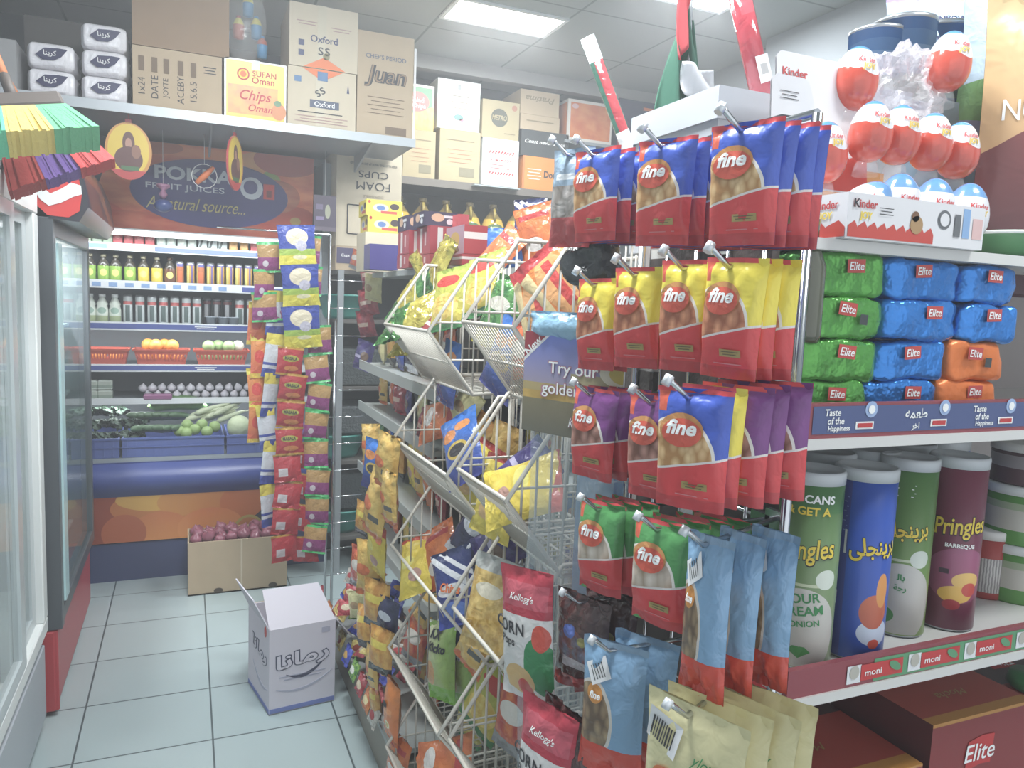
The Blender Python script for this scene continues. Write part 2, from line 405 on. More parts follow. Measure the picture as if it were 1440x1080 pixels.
# header box: profile in x,z swept along y
prof = [(X0, 1.7601), (.04, 1.7601), (.0, 1.715), (.09, 1.71), (.118, 1.76), (.105, 1.86), (.07, 1.95), (.0, 2.02), (-.1, 2.05), (X0, 2.05)]
HB = mat('header_black', '2c2d38', .35)
b = B(); n = len(prof)
b.poly([(x, 0, z) for x, z in prof], HB); b.poly([(x, 1.0, z) for x, z in reversed(prof)], HB)
hpic = ink('header_picture', ('gv', '24242e', '3a3f50'), [([('h', 1, .35, .2), ('nh', 1, .35, .62)], ('gv', '6a3424', '8a4430')), (('e', .62, .55, .1, .16), 'b87850'), (('e', .62, .55, .06, .1), '8a3030'), ([('h', 1, 1.2, 1.05), ('h', -1, -1.2, -1.25)], '9a5a3a'), (('nh', 0, 1, .07), '5a6068')], bump=0, rough=.25)
for i in range(n):
    (x0, z0), (x1, z1) = prof[i], prof[(i+1) % n]
    q = 1 if 3 <= i <= 6 else 0
    v0, v1 = (i-3)/4, (i-2)/4
    b.face([len(b.v)+k for k in range(4)], hpic if q else HB, ((0, v0), (0, v1), (1, v1), (1, v0)) if q else None, bool(q))
    b.v += [(x0, 0, z0), (x1, 0, z1), (x1, 1.0, z1), (x0, 1.0, z0)]
h = b.obj('header', t)
lamp(-.6, 3.4, 36, .05, .8, 1.70)  # area light added inside the fridge to brighten its glass
f = fr((0, 0, 0), (1, 0, 0), (0, 0, 1), .002)
RL = mat('lit_red_logo', 'd23a38', .25)
b = B(); b.shape([(-.035, 1.76), (.0, 1.725), (.06, 1.722), (.092, 1.745), (.1, 1.8), (.09, 1.86), (.06, 1.93), (0, 1.955), (-.03, 1.93), (-.045, 1.84)], f, RL)
b.obj('logo_panel', h)
f = fr((0, 0, 0), (1, 0, 0), (0, 0, 1), .004)
b = B(); up = [(-.038, 1.86), (-.02, 1.82), (.01, 1.795), (.04, 1.812), (.07, 1.835), (.098, 1.828)]; lo = [(.1, 1.8), (.075, 1.79), (.04, 1.768), (.005, 1.755), (-.02, 1.775), (-.04, 1.81)]
for i in range(5): b.shape([up[i], up[i+1], lo[4-i], lo[5-i]][::-1], f, WHITE)
b.shape([(-.038, 1.86), (-.02, 1.82), (-.005, 1.83), (-.015, 1.9), (.0, 1.93)][::-1], f, WHITE)
b.text('\ufeee\ufee3', f, .03, 1.89, .035, WHITE)
b.obj('logo_wave', h)
# --- brooms lying on the fridge, bristles over its front edge
def broom(label, loc, d_, w_, cols, hcol, w=.2, L_=.17, spread=1.5, th=.05):
    d_ = Vector(d_).normalized(); w_ = Vector(w_); w_ = (w_-d_*w_.dot(d_)).normalized(); n_ = d_.cross(w_)
    rot = Matrix((d_, w_, n_)).transposed().to_euler()
    t = thing('broom', label, 'broom', loc, rot, 'brooms over the white fridge')
    nb = len(cols); r = random.Random(len(label))
    B().box((-.025, -w/2, -th/2), (.03, w/2, th/2), mat('broom_block', '4c423c', .6)).obj('head_block', t, bevel=.008)
    for k, c in enumerate(cols):
        b = B(); m_ = mat('bristle_'+c, c, .5, bump=.15, bscale=90)
        n = 12
        for i in range(n):
            a0 = (k+i/n)/nb-.5; a1 = (k+(i+1)/n)/nb-.5
            e = r.uniform(.97, 1.0); e2 = r.uniform(-.004, .004)
            p = [(.03, a0*w, -th/2), (.03, a1*w, -th/2), (.03, a1*w, th/2), (.03, a0*w, th/2)]
            q = [(L_*e, a0*w*spread, -th*.8+e2), (L_*e, a1*w*spread, -th*.8+e2), (L_*e, a1*w*spread, th*.8-e2), (L_*e, a0*w*spread, th*.8-e2)]
            nn = len(b.v); b.v += p+q
            for f_ in ((4,5,6,7), (0,1,5,4), (1,2,6,5), (2,3,7,6), (3,0,4,7)): b.face([nn+x for x in f_], m_)
        b.obj('bristles', t)
    B().tube([(-.02, 0, 0), (-.1, 0, .01)], .013, mat('broom_block', '4c423c', .6), 8).tube([(-.08, 0, .008), (-.55, 0, .02)], .012, mat('broom_stick_'+hcol, hcol, .5), 8).obj('handle', t)
broom('broom with green and yellow bristles above the white fridge', P('y', 2.3, 22, 148), (.28, -.5, -.62), (1, .1, .04), ('5cc49a', 'd8c060', '60b080'), 'b8672c', .21, .14, 1.45, .05)
broom('broom with red and purple bristles sticking out below the green one', P('y', 2.42, 50, 184), (.42, -.25, -.75), (1, .15, .3), ('b8403c', '7a5aa8', 'd04040'), 'a05a28', .2, .15, 1.35, .035)
# ================================================================ overhead shelf and what stands on it
SY = 3.6; SZ = 2.25
t = thing('overhead_shelf', 'long grey metal shelf above the banner cooler', 'shelf', (0, SY, SZ))
SHM = mat('shelf_grey', '8d9094', .45, .3); SHF = mat('shelf_edge', 'b9c0c6', .4, .3)
B().box((-1.15, .004, -.03), (1.0, .44, 0), SHM).box((-1.15, .44, -.009), (.7, 1.2, 0), SHM).obj('shelf_board', t)
B().box((-1.15, 0, -.036), (1.002, .004, .004), SHF).obj('front_edge', t)
for x in (-.6, .1, .8):
    B().poly([(x, .02, -.031), (x, .44, -.031), (x, .44, -.11)], SHM).poly([(x+.01, .44, -.11), (x+.01, .44, -.031), (x+.01, .02, -.031)], SHM).poly([(x, .02, -.031), (x, .44, -.11), (x+.01, .44, -.11), (x+.01, .02, -.031)], SHM).obj('bracket', t)
def carton(label, Y, x0, x1, z0, z1, depth, m, deco=None, name='carton', group=None, cat='carton', rot=0, tape=None, mats=None, bevel=.003, inset=0):
    w_, h_ = x1-x0, z1-z0
    b = B(); b.box((-w_/2, 0, 0), (w_/2, depth, h_), m, mats)
    f = fr((0, 0, 0), (1, 0, 0), (0, 0, 1), .0015)
    if deco: deco(b, f, w_, h_)
    o = tag(b.obj(name, loc=((x0+x1)/2, Y, z0), rot=(0, 0, rot)), label, cat, group)
    if tape: B().box((tape-.02, -.001, 0), (tape+.02, depth+.001, h_+.001), TAPE).obj('packing_tape', o)
    return o
def lines(b, f, x0, x1, y, n, m, h=.004, gap=.012):
    for i in range(n): b.rect(f, (x0+x1)/2, y-i*gap, (x1-x0)*(1-.2*(i % 2)), h, m)
SB = SY+.03
carton('big plain brown carton on top of the overhead shelf stack, under the ceiling', SB, -.2, .175, 2.50, 2.88, .4, KRAFT3)
def d(b, f, w, h):
    for i, (s, x, m_) in enumerate((('1x24', -.14, INKB), ('DATE', -.09, INKB), ('JOYTE', -.045, INKB), ('ACEBY', .01, INKB), ('15.6.5', .06, INKB))):
        b.text(s, f, x, h*.36, .026, INKB, rot=PI/2); b.rect(f, x, h*.72, .022, .06, mat('faded_ink', '76604a', .8))
    lines(b, f, .1, .15, h*.8, 3, INKB)
carton('brown carton printed with sideways black words on the overhead shelf', SB, -.2, .145, SZ, 2.497, .4, KRAFT, d)
YEL = ink('yellow_snack_box', 'ece8e0', [(('r', .03, .03, .97, .97), 'ecc832'), (('r', .06, .1, .86, .58), ('noi', 5, 'f0a43c', 'e88a48')), (('e', .88, .2, .12, .14), 'd07a30'), (('e', .86, .34, .06, .05), '4a7a4a')], bump=0)
def d(b, f, w, h):
    b.disc(f, -w*.2, h*.76, .026, .026, INKR); b.disc(lambda a, c: f(a, c)+Vector((0, -.0004, 0)), -w*.2, h*.76, .02, .02, INKY); b.disc(lambda a, c: f(a, c)+Vector((0, -.0008, 0)), -w*.2, h*.76, .013, .013, INKO)
    b.text('SUFAN', f, w*.14, h*.79, .024, INKR, .01); b.text('Oman', f, w*.12, h*.68, .028, INKR, .01)
    b.text('Chips', f, 0, h*.4, .055, INKR, .01, .3); b.text('Oman', f, w*.08, h*.22, .03, INKR, .01, .3); b.rect(f, 0, h*.93, .035, .04, PAPERW)
carton('yellow snack carton with orange picture on the overhead shelf', SB, .155, .413, SZ, 2.505, .3, YEL, d)
def d(b, f, w, h):
    b.shape([(-w*.3, .001), (0, .05), (w*.32, .001)], f, INKO)
    b.text('Oxford', f, 0, h*.47, .03, INKN, .02); b.rect(f, -w*.33, h*.38, .025, .025, INKN); b.rect(f, -w*.33, h*.22, .025, .025, INKN)
    b.text('ss', f, 0, h*.28, .035, INKB); lines(b, f, -w*.4, -w*.1, h*.72, 2, mat('faded_red', 'b09088', .8)); lines(b, f, w*.1, w*.4, h*.68, 2, mat('faded_red', 'b09088', .8)); b.disc(f, .01, .055, .015, .015, mat('olive_ink', '8a8050', .6))
carton('upper cream carton with orange diamond half and navy name', SB, .425, .727, 2.515, 2.785, .35, KRAFT2, d, tape=-.01)
def d(b, f, w, h):
    b.shape([(-w*.3, h-.001), (w*.3, h-.001), (0, h-.05)], f, INKO); g = lambda a, c: f(a, c)+Vector((0, -.0006, 0))
    b.rect(g, 0, h-.03, .045, .04, mat('blue_print', '4a78a8', .5))
    b.rect(f, .01, h*.42, .13, .034, mat('navy_plate', '505870', .6)); b.text('Oxford', g, .01, h*.42, .022, INKW, .01)
    b.text('ss', f, -.01, h*.62, .03, INKB, rot=.6); lines(b, f, -w*.36, w*.3, h*.27, 1, INKB); lines(b, f, -w*.4, w*.38, h*.2, 3, mat('faded_red', 'b09088', .8)); b.rect(f, -w*.36, h*.8, .03, .025, mat('blue_print', '4a78a8', .5)); b.shape([(w*.36, h*.66), (w*.4, h*.66), (w*.38, h*.8)], f, INKN)
carton('lower cream carton with orange diamond half, standing on the overhead shelf', SB, .42, .722, SZ, 2.512, .35, KRAFT2, d, tape=-.01)
def d(b, f, w, h):
    b.text('CHEF\'S PERIOD', f, 0, h*.77, .02, mat('dim_blue', '5a6478', .7), .01, w=.19); b.text('Juan', f, 0, h*.58, .1, INKB, .05, .2, w=.2); g = lambda a, c: f(a, c)+Vector((0, -.0006, 0)); b.text('Juan', g, 0, h*.58, .1, KRAFT3, -.012, .2, w=.196)
    lines(b, f, -w*.32, w*.34, h*.38, 5, mat('faded_ink', '76604a', .8), .003, .018); b.rect(f, w*.2, h*.07, .1, .035, mat('faded_ink', '76604a', .8))
carton('tall brown carton with outlined name at the right end of the overhead shelf', SB, .728, .992, SZ, 2.715, .35, KRAFT, d)
B().box((0, 0, 0), (.01, .004, .42), PAPERW).obj('x')  # paper strip on the carton edge
o = bpy.data.objects['x']; o.name = 'price_strip'; o.location = (.994, SB-.003, SZ+.002); tag(o, 'thin white strip standing at the end of the overhead shelf', 'strip')
# toilet roll packs
RP = ink('roll_pack', ('noi', 4, 'd2cfd6', 'e8e6ea'), [(('e', .5, .5, .28, .28), 'e6e4ea')], rough=.3, bump=.5, bscale=30)
def rollpack():
    w, h, d = .168, .105, .2
    b = B()
    def fn(u, v):
        a = 2*PI*u; e = .32
        cx = math.copysign(abs(math.cos(a))**e, math.cos(a)); cy = math.copysign(abs(math.sin(a))**e, math.sin(a))
        p = -PI/2+PI*v; cp = abs(math.cos(p))**.35; sp = math.copysign(abs(math.sin(p))**.35, math.sin(p))
        wob = 1+.03*math.sin(a*8)*cp
        return (cx*cp*w/2*wob, cy*cp*d/2*wob, h/2+sp*h/2)
    b.grid(fn, 40, 14, RP, closeu=True)
    f = fr((0, -d/2-.004, 0), (1, 0, 0), (0, 0, 1), .001)
    NB = mat('navy_brand', '2c2c58', .35)
    b.shape([(-.05, .05), (-.02, .078), (.03, .082), (.062, .08), (.04, .05), (.015, .034), (-.025, .032)], f, NB); g = lambda a, c: f(a, c)+Vector((0, -.001, 0))
    b.text('\ufe8e\ufee8\ufef3\ufeae\ufedb', g, 0, .058, .026, INKW, .01)
    f = fr((w/2+.004, 0, 0), (0, 1, 0), (0, 0, 1), .001); b.disc(f, 0, .055, .035, .022, NB)
    return tag(b.obj('tissue_pack'), 'x', 'tissue pack')
pr = Proto(rollpack())
for (x, zi, s) in ((-.492, 0, 'white tissue pack at the bottom of the left stack on the overhead shelf'), (-.49, 1, 'white tissue pack on top of the left stack of two'), (-.305, 0, 'white tissue pack at the bottom of the stack of three beside the brown cartons'), (-.3, 1, 'white tissue pack in the middle of the stack of three'), (-.303, 2, 'white tissue pack on top of the stack of three')):
    pr((x, SB+.1, SZ+.001+zi*.103), (0, 0, rnd.uniform(-.05, .05)), s, 'tissue packs on the overhead shelf')
# dark carton, shade behind the tissue packs put into its colour
carton('dark carton with shadow put into its colour, behind the tissue packs', SB+.25, -.62, -.215, SZ+.001, 2.62, .2, mat('shaded_board', '4a4644', .8))
carton('pale grey carton at the far left end of the overhead shelf', SB-.02, -.9, -.605, SZ+.001, 2.44, .3, mat('grey_board', '9a9a9c', .8))
# clear bag of toy bottles
t = thing('toy_set', 'clear bag of yellow and blue toy bottles hanging above the yellow snack carton', 'toy pack', (.26, SB+.12, 2.52))
TY = mat('toy_yellow', 'd6cc50', .3); TB = mat('toy_blue', '3a8cc0', .3); TR = mat('toy_red', 'c06a5a', .4)
for i, (x, z, m_, m2) in enumerate(((-.04, .1, TY, TR), (.035, .11, TY, TB), (0, .2, TY, TB), (-.1, .06, TB, TB), (.06, .03, TR, TB))):
    B().lathe([(.0, 0), (.022, .005), (.024, .06), (.018, .08), (.01, .09), (.01, .1), (0, .102)], m_, 14, (x, 0, z), mats=[m2, m2, m_, m_, m2, m2]).obj('bottle', t)
PL = mat('clear_film', 'f0f4f6', .08, alpha=.16, spec=1, coat=1, bump=.8, bscale=22)
b = B(); b.grid(lambda u, v: (.09*math.cos(2*PI*u)*(math.sin(PI*min(.98, v+.02))**.5)-.02*(1-v), .05*math.sin(2*PI*u)*math.sin(PI*min(.98, v+.02))**.5, -.01+v*.36), 18, 12, PL, closeu=True)
b.obj('bag', t)
# oval signs hanging from the shelf edge
OV = ink('oval_sign_print', 'd8b820', [(('ne', .5, .52, .44, .45), 'c8882c'), (('nh', 0, 1, .17), 'b83030'), (('e', .5, .64, .13, .2), '5a2a20'), (('e', .5, .63, .07, .1), 'b0806a'), (('e', .5, .36, .3, .22), '5a2a26'), (('e', .66, .5, .1, .12), '8a5a44'), (('r', .34, .17, .72, .24), '3a6a3a')], bump=0)
def oval(label, loc, rz, w, h):
    t = thing('hanging_sign', label, 'sign', loc, (0, 0, rz), 'oval signs hanging under the shelf')
    b = B(); n = 32
    P1 = [(w/2*math.cos(2*PI*i/n), -.004, h/2*math.sin(2*PI*i/n)) for i in range(n)]
    b.poly(P1, OV, [(x/w+.5, z/h+.5) for x, y, z in P1]); b.poly([(x, .004, z) for x, y, z in reversed(P1)], OV, [(x/w+.5, z/h+.5) for x, y, z in reversed(P1)])
    for i in range(n): a, c = P1[i], P1[(i+1) % n]; b.poly([c, a, (a[0], .004, a[2]), (c[0], .004, c[2])], REDP)
    b.obj('board', t)
    B().tube([(0, 0, h/2-.005), (0, 0, h/2+.04)], .0015, REDP, 5).box((-.012, -.003, h/2-.01), (.012, .003, h/2+.014), REDP).obj('hanger', t)
oval('yellow oval sign with a picture, hanging near the left of the shelf', (-.22, 3.66, 2.07), .06, .178, .235)
oval('yellow oval sign turned nearly edge-on, hanging in front of the banner', (.2, 3.66, 2.065), 1.15, .178, .235)
t = thing('hanging_toy', 'small clear round pack with an orange toy hanging before the banner', 'toy', (.08, 3.9, 2.03))
B().tube([(.055*math.cos(i/9*PI), 0, .055*math.sin(i/9*PI)) for i in range(18)], .002, PAPERW, 5, closed=True).obj('ring', t)
B().tube([(-.035, 0, -.035), (.0, 0, 0), (.04, 0, .045)], [.01, .016, .008], INKO, 8).obj('toy', t); B().tube([(0, 0, .055), (0, 0, .19)], .001, INKW, 4).obj('thread', t)
t = thing('hanging_toy', 'small blue hanging toy with pink top in front of the slogan', 'toy', (-.095, 3.9, 1.93))
b = B(); b.grid(lambda u, v: (.04*math.cos(2*PI*u)*math.sin(PI*v)*1.0, .04*math.sin(2*PI*u)*math.sin(PI*v), -.05+.03*math.cos(PI*(1-v))), 14, 8, mat('toy_navy', '3a4a86', .3), closeu=True); b.obj('ball', t)
B().lathe([(.006, -.02), (.02, .0), (.008, .02), (.03, .035), (.03, .045), (0, .046)], mat('toy_pink', 'a06a8a', .4), 10).obj('top', t); B().tube([(0, 0, .045), (0, 0, .287)], .001, INKW, 4).obj('thread', t)
# ================================================================ open banner cooler at the back of the aisle
CY = 4.25
NAVY = mat('cooler_navy', '2c3f86', .3); NAVD = mat('cooler_dark_navy', '343f6a', .45); RAILW = mat('price_rail_white', 'd6dade', .35); RAILB = mat('price_rail_blue', '44539a', .35)
t = thing('open_cooler', 'wide open-front cooler with fruit banner at the end of the aisle', 'cooler', (0, CY, 0))
CX0, CX1 = -1.1, .71
b = B(); LIN = mat('cooler_liner', '8c949c', .5)
b.box((CX0, .6, .2), (CX1, .66, 2.2), LIN).box((CX0, .15, .2), (CX0+.04, .6, 2.2), LIN).box((CX1-.04, -.05, .2), (CX1, .6, 2.2), LIN).box((CX0, .1, 2.2), (CX1, .66, 2.24), LIN)
b.obj('cabinet', t)
b = B(); b.box((CX0, .0, 0.0), (CX1, .66, .2), NAVD); b.obj('base', t)
LB = ink('lower_banner_print', '2a2c40', [(('nh', 1, 0, .2), '8a3a26'), (('e', .1, .45, .2, .6), ('gu', '983c24', 'd06c30')), (('e', .55, .72, .42, .46), ('gu', 'c8702c', 'd08a34')), ([('e', .5, .9, .34, .3), ('p', .3, .64, .9)], ('gu', 'd8a03a', 'e8b848')),
  ([('e', .66, .8, .28, .4), ('p', .5, .5, 1.6)], ('gu', 'e0a040', 'c87434')), (('e', .86, .72, .13, .4), 'cc7030'), (('e', .4, .18, .17, .44), ('gv', 'e89444', 'c05c2c')), (('e', .68, .2, .19, .44), ('gv', 'ee9c4c', 'c46030')), (('e', .2, .2, .12, .4), 'c0602e'), (('e', .9, -.06, .105, .48), 'bca850'), (('e', .9, -.06, .088, .42), 'cc7c3c')], bump=0, rough=.4)
b = B(); b.grid(lambda u, v: (CX0+.04+(CX1-CX0-.08)*u, -.01-.05*v, .205+.255*v), 1, 1, LB, smooth=False, uv=lambda u, v: ((CX0+.04+(CX1-CX0-.08)*u+.47)/.86, v)).obj('lower_banner', t)
b = B(); b.grid(lambda u, v: (CX0+(CX1-CX0)*u, -.06-.05*math.sin(PI*v), .455+.17*v), 1, 8, NAVY); b.box((CX0, -.055, .45), (CX1, .1, .63), NAVY); b.obj('bumper', t)
b = B(); b.box((CX0, -.05, .63), (CX1, .6, .65), LIN); b.obj('bottom_deck', t)
UB = ink('upper_banner_print', ('noi', 5, 'c84c30', 'e88450'), [(('e', .3, .88, .05, .12), 'd87a4a'), (('e', .28, .12, .07, .16), 'cc4c30'), (('e', .45, .08, .08, .16), 'd05438'), (('e', .62, .1, .08, .16), 'c8462c'), (('e', .75, .12, .06, .14), 'd8603c'), (('e', .66, .1, .02, .03), 'e8a088'), (('e', .79, .85, .07, .15), 'd08a4c'), (('e', .84, .5, .05, .3), '8a9a50'), (('e', .18, .93, .2, .1), 'c05040'), (('e', .42, .95, .12, .09), 'c0603c'), (('nh', 0, 1, .2), ('noi', 9, 'b83c24', 'c86440')), (('e', .93, .2, .09, .2), 'b84028'), (('e', .935, .22, .02, .05), 'b09048'), (('e', .86, .5, .09, .2), ('noi', 12, 'c0704a', 'b05038')), (('e', .9, .93, .12, .18), 'a84034'), (('nh', 1, -.1, .22), ('gu', '343040', '3a3440'))], bump=0, rough=.35)
b = B(); b.grid(lambda u, v: (-.75+(.62+.75)*u, -.03-.04*v, 1.79+.42*v), 6, 6, UB); b.box((CX0, -.03, 1.785), (.62, .1, 1.79), RAILW); b.box((-.75, -.02, 2.2), (.62, .1, 2.21), LIN)
ub = b.obj('canopy_banner', t)
def fb(a, c, o=.004): return Vector((a, -.03-.04*(c-1.79)/.42-o, c))
b = B(); b.disc(fb, .12, 1.985, .37, .165, mat('banner_violet', '3f3978', .35), 40)
f2 = lambda a, c: fb(a, c, .007)
GW = mat('banner_grey', 'c8ccd6', .5)
b.text('POKKA', f2, .04, 2.07, .065, GW, .03, w=.36); b.text('FRUIT JUICES', f2, .0, 2.0, .036, GW, .01, w=.36); b.text('A natural source...', f2, .05, 1.925, .06, mat('banner_gold', 'c8b870', .5), .0, .4, w=.46)
b.disc(f2, .31, 2.03, .055, .055, GW); b.disc(lambda a, c: fb(a, c, .009), .305, 2.035, .034, .034, mat('banner_violet', '3f3978', .35)); b.rect(f2, .395, 2.02, .055, .075, INKR); b.rect(lambda a, c: fb(a, c, .009), .395, 2.01, .025, .035, mat('banner_dark_red', '7a2a30', .5))
b.obj('banner_lettering', ub)
SHZ = []; YF = 4.42
rows = [(353, 363), (402, 413), (457, 468), (513, 523), (558, 566)]
for i, (ya, yb) in enumerate(rows):
    zt = P('y', YF, 355, ya).z; zb = P('y', YF, 355, yb).z; SHZ.append(zt)
    B().box((CX0+.05, YF-CY+.004, zt-.022), (CX1-.05, .595, zt-.012), LIN).obj('shelf', t)
    b = B(); b.box((CX0+.05, YF-CY-.006, zb), (CX1-.05, YF-CY+.004, zt), RAILW); f = fr((0, YF-CY-.006, zt), (1, 0, 0), (0, 0, 1), .001)
    if i < 4:
        h = (zt-zb)
        if i == 1:
            for k in range(9): b.rect(f, -.42+k*.075, -h*.55, .04, h*.5, mat('rail_pale_blue', '7c9cc8', .4), 0)
            b.rect(f, .42, -h*.55, .28, h*.6, RAILB)
        elif i == 0:
            b.rect(f, -.47, -h*.5, .2, h*.6, mat('rail_pale_blue', '7c9cc8', .4)); b.rect(f, -.27, -h*.5, .14, h*.6, mat('rail_cream', 'c8c0b4', .4)); b.rect(f, .1, -h*.55, .5, h*.6, mat('rail_grey_blue', '6a7a9c', .4)); b.rect(f, .45, -h*.5, .2, h*.6, RAILB)
        else:
            b.rect(f, -.05, -h*.5, 1.2, h*.62, RAILB); lines(b, (lambda a, c: f(a, c)+Vector((0, -.001, 0))), .04, .15, -h*.4, 2, INKW, .004, .009)
    b.obj('price_rail', t)
# lamp inside the canopy: the cooler's own strip light
lamp(-.1, CY+.02, 7, 1.4, .04, 1.78, (.6, 0, 0))
B().tube([(-.9, .1, 1.775), (.6, .1, 1.775)], .012, mat('strip_light', (1, 1, 1), .4, emit=1.5), 8).obj('strip_light', t)
def IX(px, Y=4.47, py=400): return P('y', Y, px, py).x
for i_, e_ in ((2, 3.5), (4, 5)):  # added under-shelf lamps with housings, to brighten baskets and vegetables
    zl_ = SHZ[i_]-.028; lamp(-.1, YF+.05, e_, 1.4, .02, zl_-.012, (.25, 0, 0)); B().box((CX0+.1, YF-CY+.03, zl_-.006), (CX1-.1, YF-CY+.06, zl_+.004), mat('added_strip_housing', 'd8dce0', .4)).obj('added_light_bar', t)
COOL = []
def item(proto, px, row, label, group, Y=4.47, rz=0, dz=0.0, py=None):
    zt = SHZ[row]-.012
    return proto((IX(px, Y, py or rows[row][0]-10), Y, zt+.0005+dz), (0, 0, rz), label, group)
def canproto(name, cat, r, h, base, bands, top='b8bcc0'):
    m_ = ink('print_'+name+base, base, bands, bump=0, rough=.25)
    t_ = mat('can_top_'+top, top, .3, .7)
    return Proto(tag(B().lathe([(r*.8, 0), (r, .006), (r, h-.012), (r*.82, h), (r*.8, h-.003), (0, h-.003)], m_, 14, mats=[t_, m_, t_, t_, t_]).obj(name), 'x', cat))
juice = {k: Proto(tag(B().box((-.022, -.018, 0), (.022, .018, .085), m_).obj('drink_carton', bevel=.003), 'x', 'drink carton')) for k, m_ in (
    ('pale green', ink('juice_g', 'b8c8ac', [(('nh', 0, 1, .3), '8aa48a'), (('e', .5, .6, .2, .15), 'd8dccc')], bump=0)), ('red', ink('juice_r', 'b8303c', [(('h', 0, 1, .8), 'c8505a'), (('e', .5, .5, .25, .1), 'd87878')], bump=0)),
    ('grey-green', ink('juice_w', 'a8b8b0', [(('e', .5, .5, .3, .2), 'd0d8cc'), (('h', 0, 1, .8), '8a9a98')], bump=0)), ('white slashed', ink('juice_s', 'b8c4c4', [([('h', 1, -.6, -.05), ('nh', 1, -.6, .2)], '3a4a4a')], bump=0)), ('orange', ink('juice_o', 'c8903c', [(('h', 0, 1, .75), '5a5a8a'), (('e', .5, .4, .35, .25), 'e0a84c')], bump=0)))}
cnt = {}
def nm(k, n=None):
    cnt[k] = cnt.get(k, -1)+1; return ORD[cnt[k]]
for px, k in [(122, 'pale green'), (137, 'pale green'), (152, 'pale green'), (166, 'red'), (181, 'red'), (196, 'red'), (211, 'red'), (227, 'grey-green'), (241, 'grey-green'), (256, 'grey-green'), (270, 'grey-green'), (285, 'white slashed'), (299, 'white slashed'), (313, 'white slashed'), (328, 'orange'), (343, 'orange'), (358, 'red'), (372, 'red')]:
    item(juice[k], px, 0, '%s drink carton under the banner, %s of its colour from the left' % (k, nm(k)), 'drink cartons on the top cooler shelf')
def bottleproto(lab, capc):
    m_ = ink('bottle_body_'+lab, '3a3428', [(('r', -.1, .08, 1.1, .55), lab), (('e', .5, .32, .1, .12), 'e8dc70')], bump=0, rough=.15); c_ = mat('cap_'+capc, capc, .4)
    o = tag(B().lathe([(.026, 0), (.028, .008), (.028, .085), (.02, .105), (.011, .12), (.011, .128)], m_, 14, vr=(0, .15)).obj('juice_bottle'), 'x', 'bottle')
    B().lathe([(.013, .128), (.013, .142), (0, .143)], c_, 12).obj('cap', o); return Proto(o)
bg, by, bb = bottleproto('8ab43c', 'b8b090'), bottleproto('d8c030', 'b8b090'), bottleproto('6a4430', '5a4030')
for px, p_, k in [(127, bg, 'green-labelled'), (146, bg, 'green-labelled'), (163, bg, 'green-labelled'), (183, bg, 'green-labelled'), (202, by, 'yellow-labelled'), (221, by, 'yellow-labelled'), (239, bb, 'brown-labelled')]:
    item(p_, px, 1, '%s dark juice bottle on the second cooler shelf, %s of its kind from the left' % (k, nm(k)), 'dark juice bottles')
c1 = canproto('drink_can', 'can', .02, .125, 'c89c3c', [(('r', .3, .1, .44, .9), 'd8d070'), (('r', .52, .1, .6, .9), '6a5a9a'), (('h', 0, 1, .86), '5a5a9a'), (('nh', 0, 1, .1), '5a5a9a')])
c2 = canproto('drink_can', 'can', .02, .125, 'b86a3c', [(('r', .4, .1, .6, .6), 'd87040'), (('h', 0, 1, .8), '5a5a9a'), (('nh', 0, 1, .1), '5a5a9a'), (('r', .3, .1, .36, .9), 'd8d070')])
for i, px in enumerate((253, 268, 282, 296, 310, 323, 336, 349, 362, 376)):
    item(c2 if i in (0, 2) else c1, px, 1, '%s purple-topped juice can on the second cooler shelf, %s from the left' % ('reddish' if i in (0, 2) else 'golden', ORD[i]), 'juice cans')
mk = ink('milk_bottle_print', 'd0d8cc', [(('r', .3, .08, .7, .3), '9aa87a'), (('e', .5, .5, .12, .12), '8aa898')], bump=0)
def milk():
    o = tag(B().lathe([(.026, 0), (.029, .01), (.029, .07), (.024, .09), (.028, .1), (.014, .128), (.014, .134)], mk, 14).obj('milk_bottle'), 'x', 'bottle')
    B().lathe([(.016, .134), (.016, .15), (0, .151)], WHITE, 12).obj('cap', o); return Proto(o)
mp_ = milk()
for i, px in enumerate((127, 144, 162)): item(mp_, px, 2, 'white milk bottle on the third cooler shelf, %s from the left' % ORD[i], 'milk bottles')
c3 = canproto('drink_can', 'can', .0225, .152, 'c8d0d0', [(('r', -.1, .68, 1.1, .8), 'c05a58'), (('r', .42, .1, .58, .66), '5a6a68'), (('r', .2, .1, .26, .66), '8a9a98')])
for i, px in enumerate((180, 197, 214, 230, 246, 262, 277, 337, 353, 369)):
    item(c3, px, 2, 'tall white can with a red band on the third cooler shelf, %s from the left' % ORD[i], 'white tall cans')
c4 = canproto('drink_can', 'can', .0225, .15, '4a4a52', [(('r', .4, .3, .55, .9), 'c8c8cc'), (('r', -.1, .78, 1.1, .9), '8a4a50')])
for i, px in enumerate((291, 305, 320)): item(c4, px, 2, 'dark tall can behind the cup packs, %s from the left' % ORD[i], 'dark tall cans', Y=4.54)
cp = Proto(tag(B().lathe([(.022, 0), (.028, .045), (.03, .045), (.03, .05), (0, .05)], mat('cup_grey', '9aa4b0', .2, alpha=.8), 14).obj('yogurt_cup'), 'x', 'cup'))
for i, px in enumerate((297, 314, 328)): item(cp, px, 2, 'small clear cup in front of the dark cans, %s from the left' % ORD[i], 'clear cups', Y=4.455)
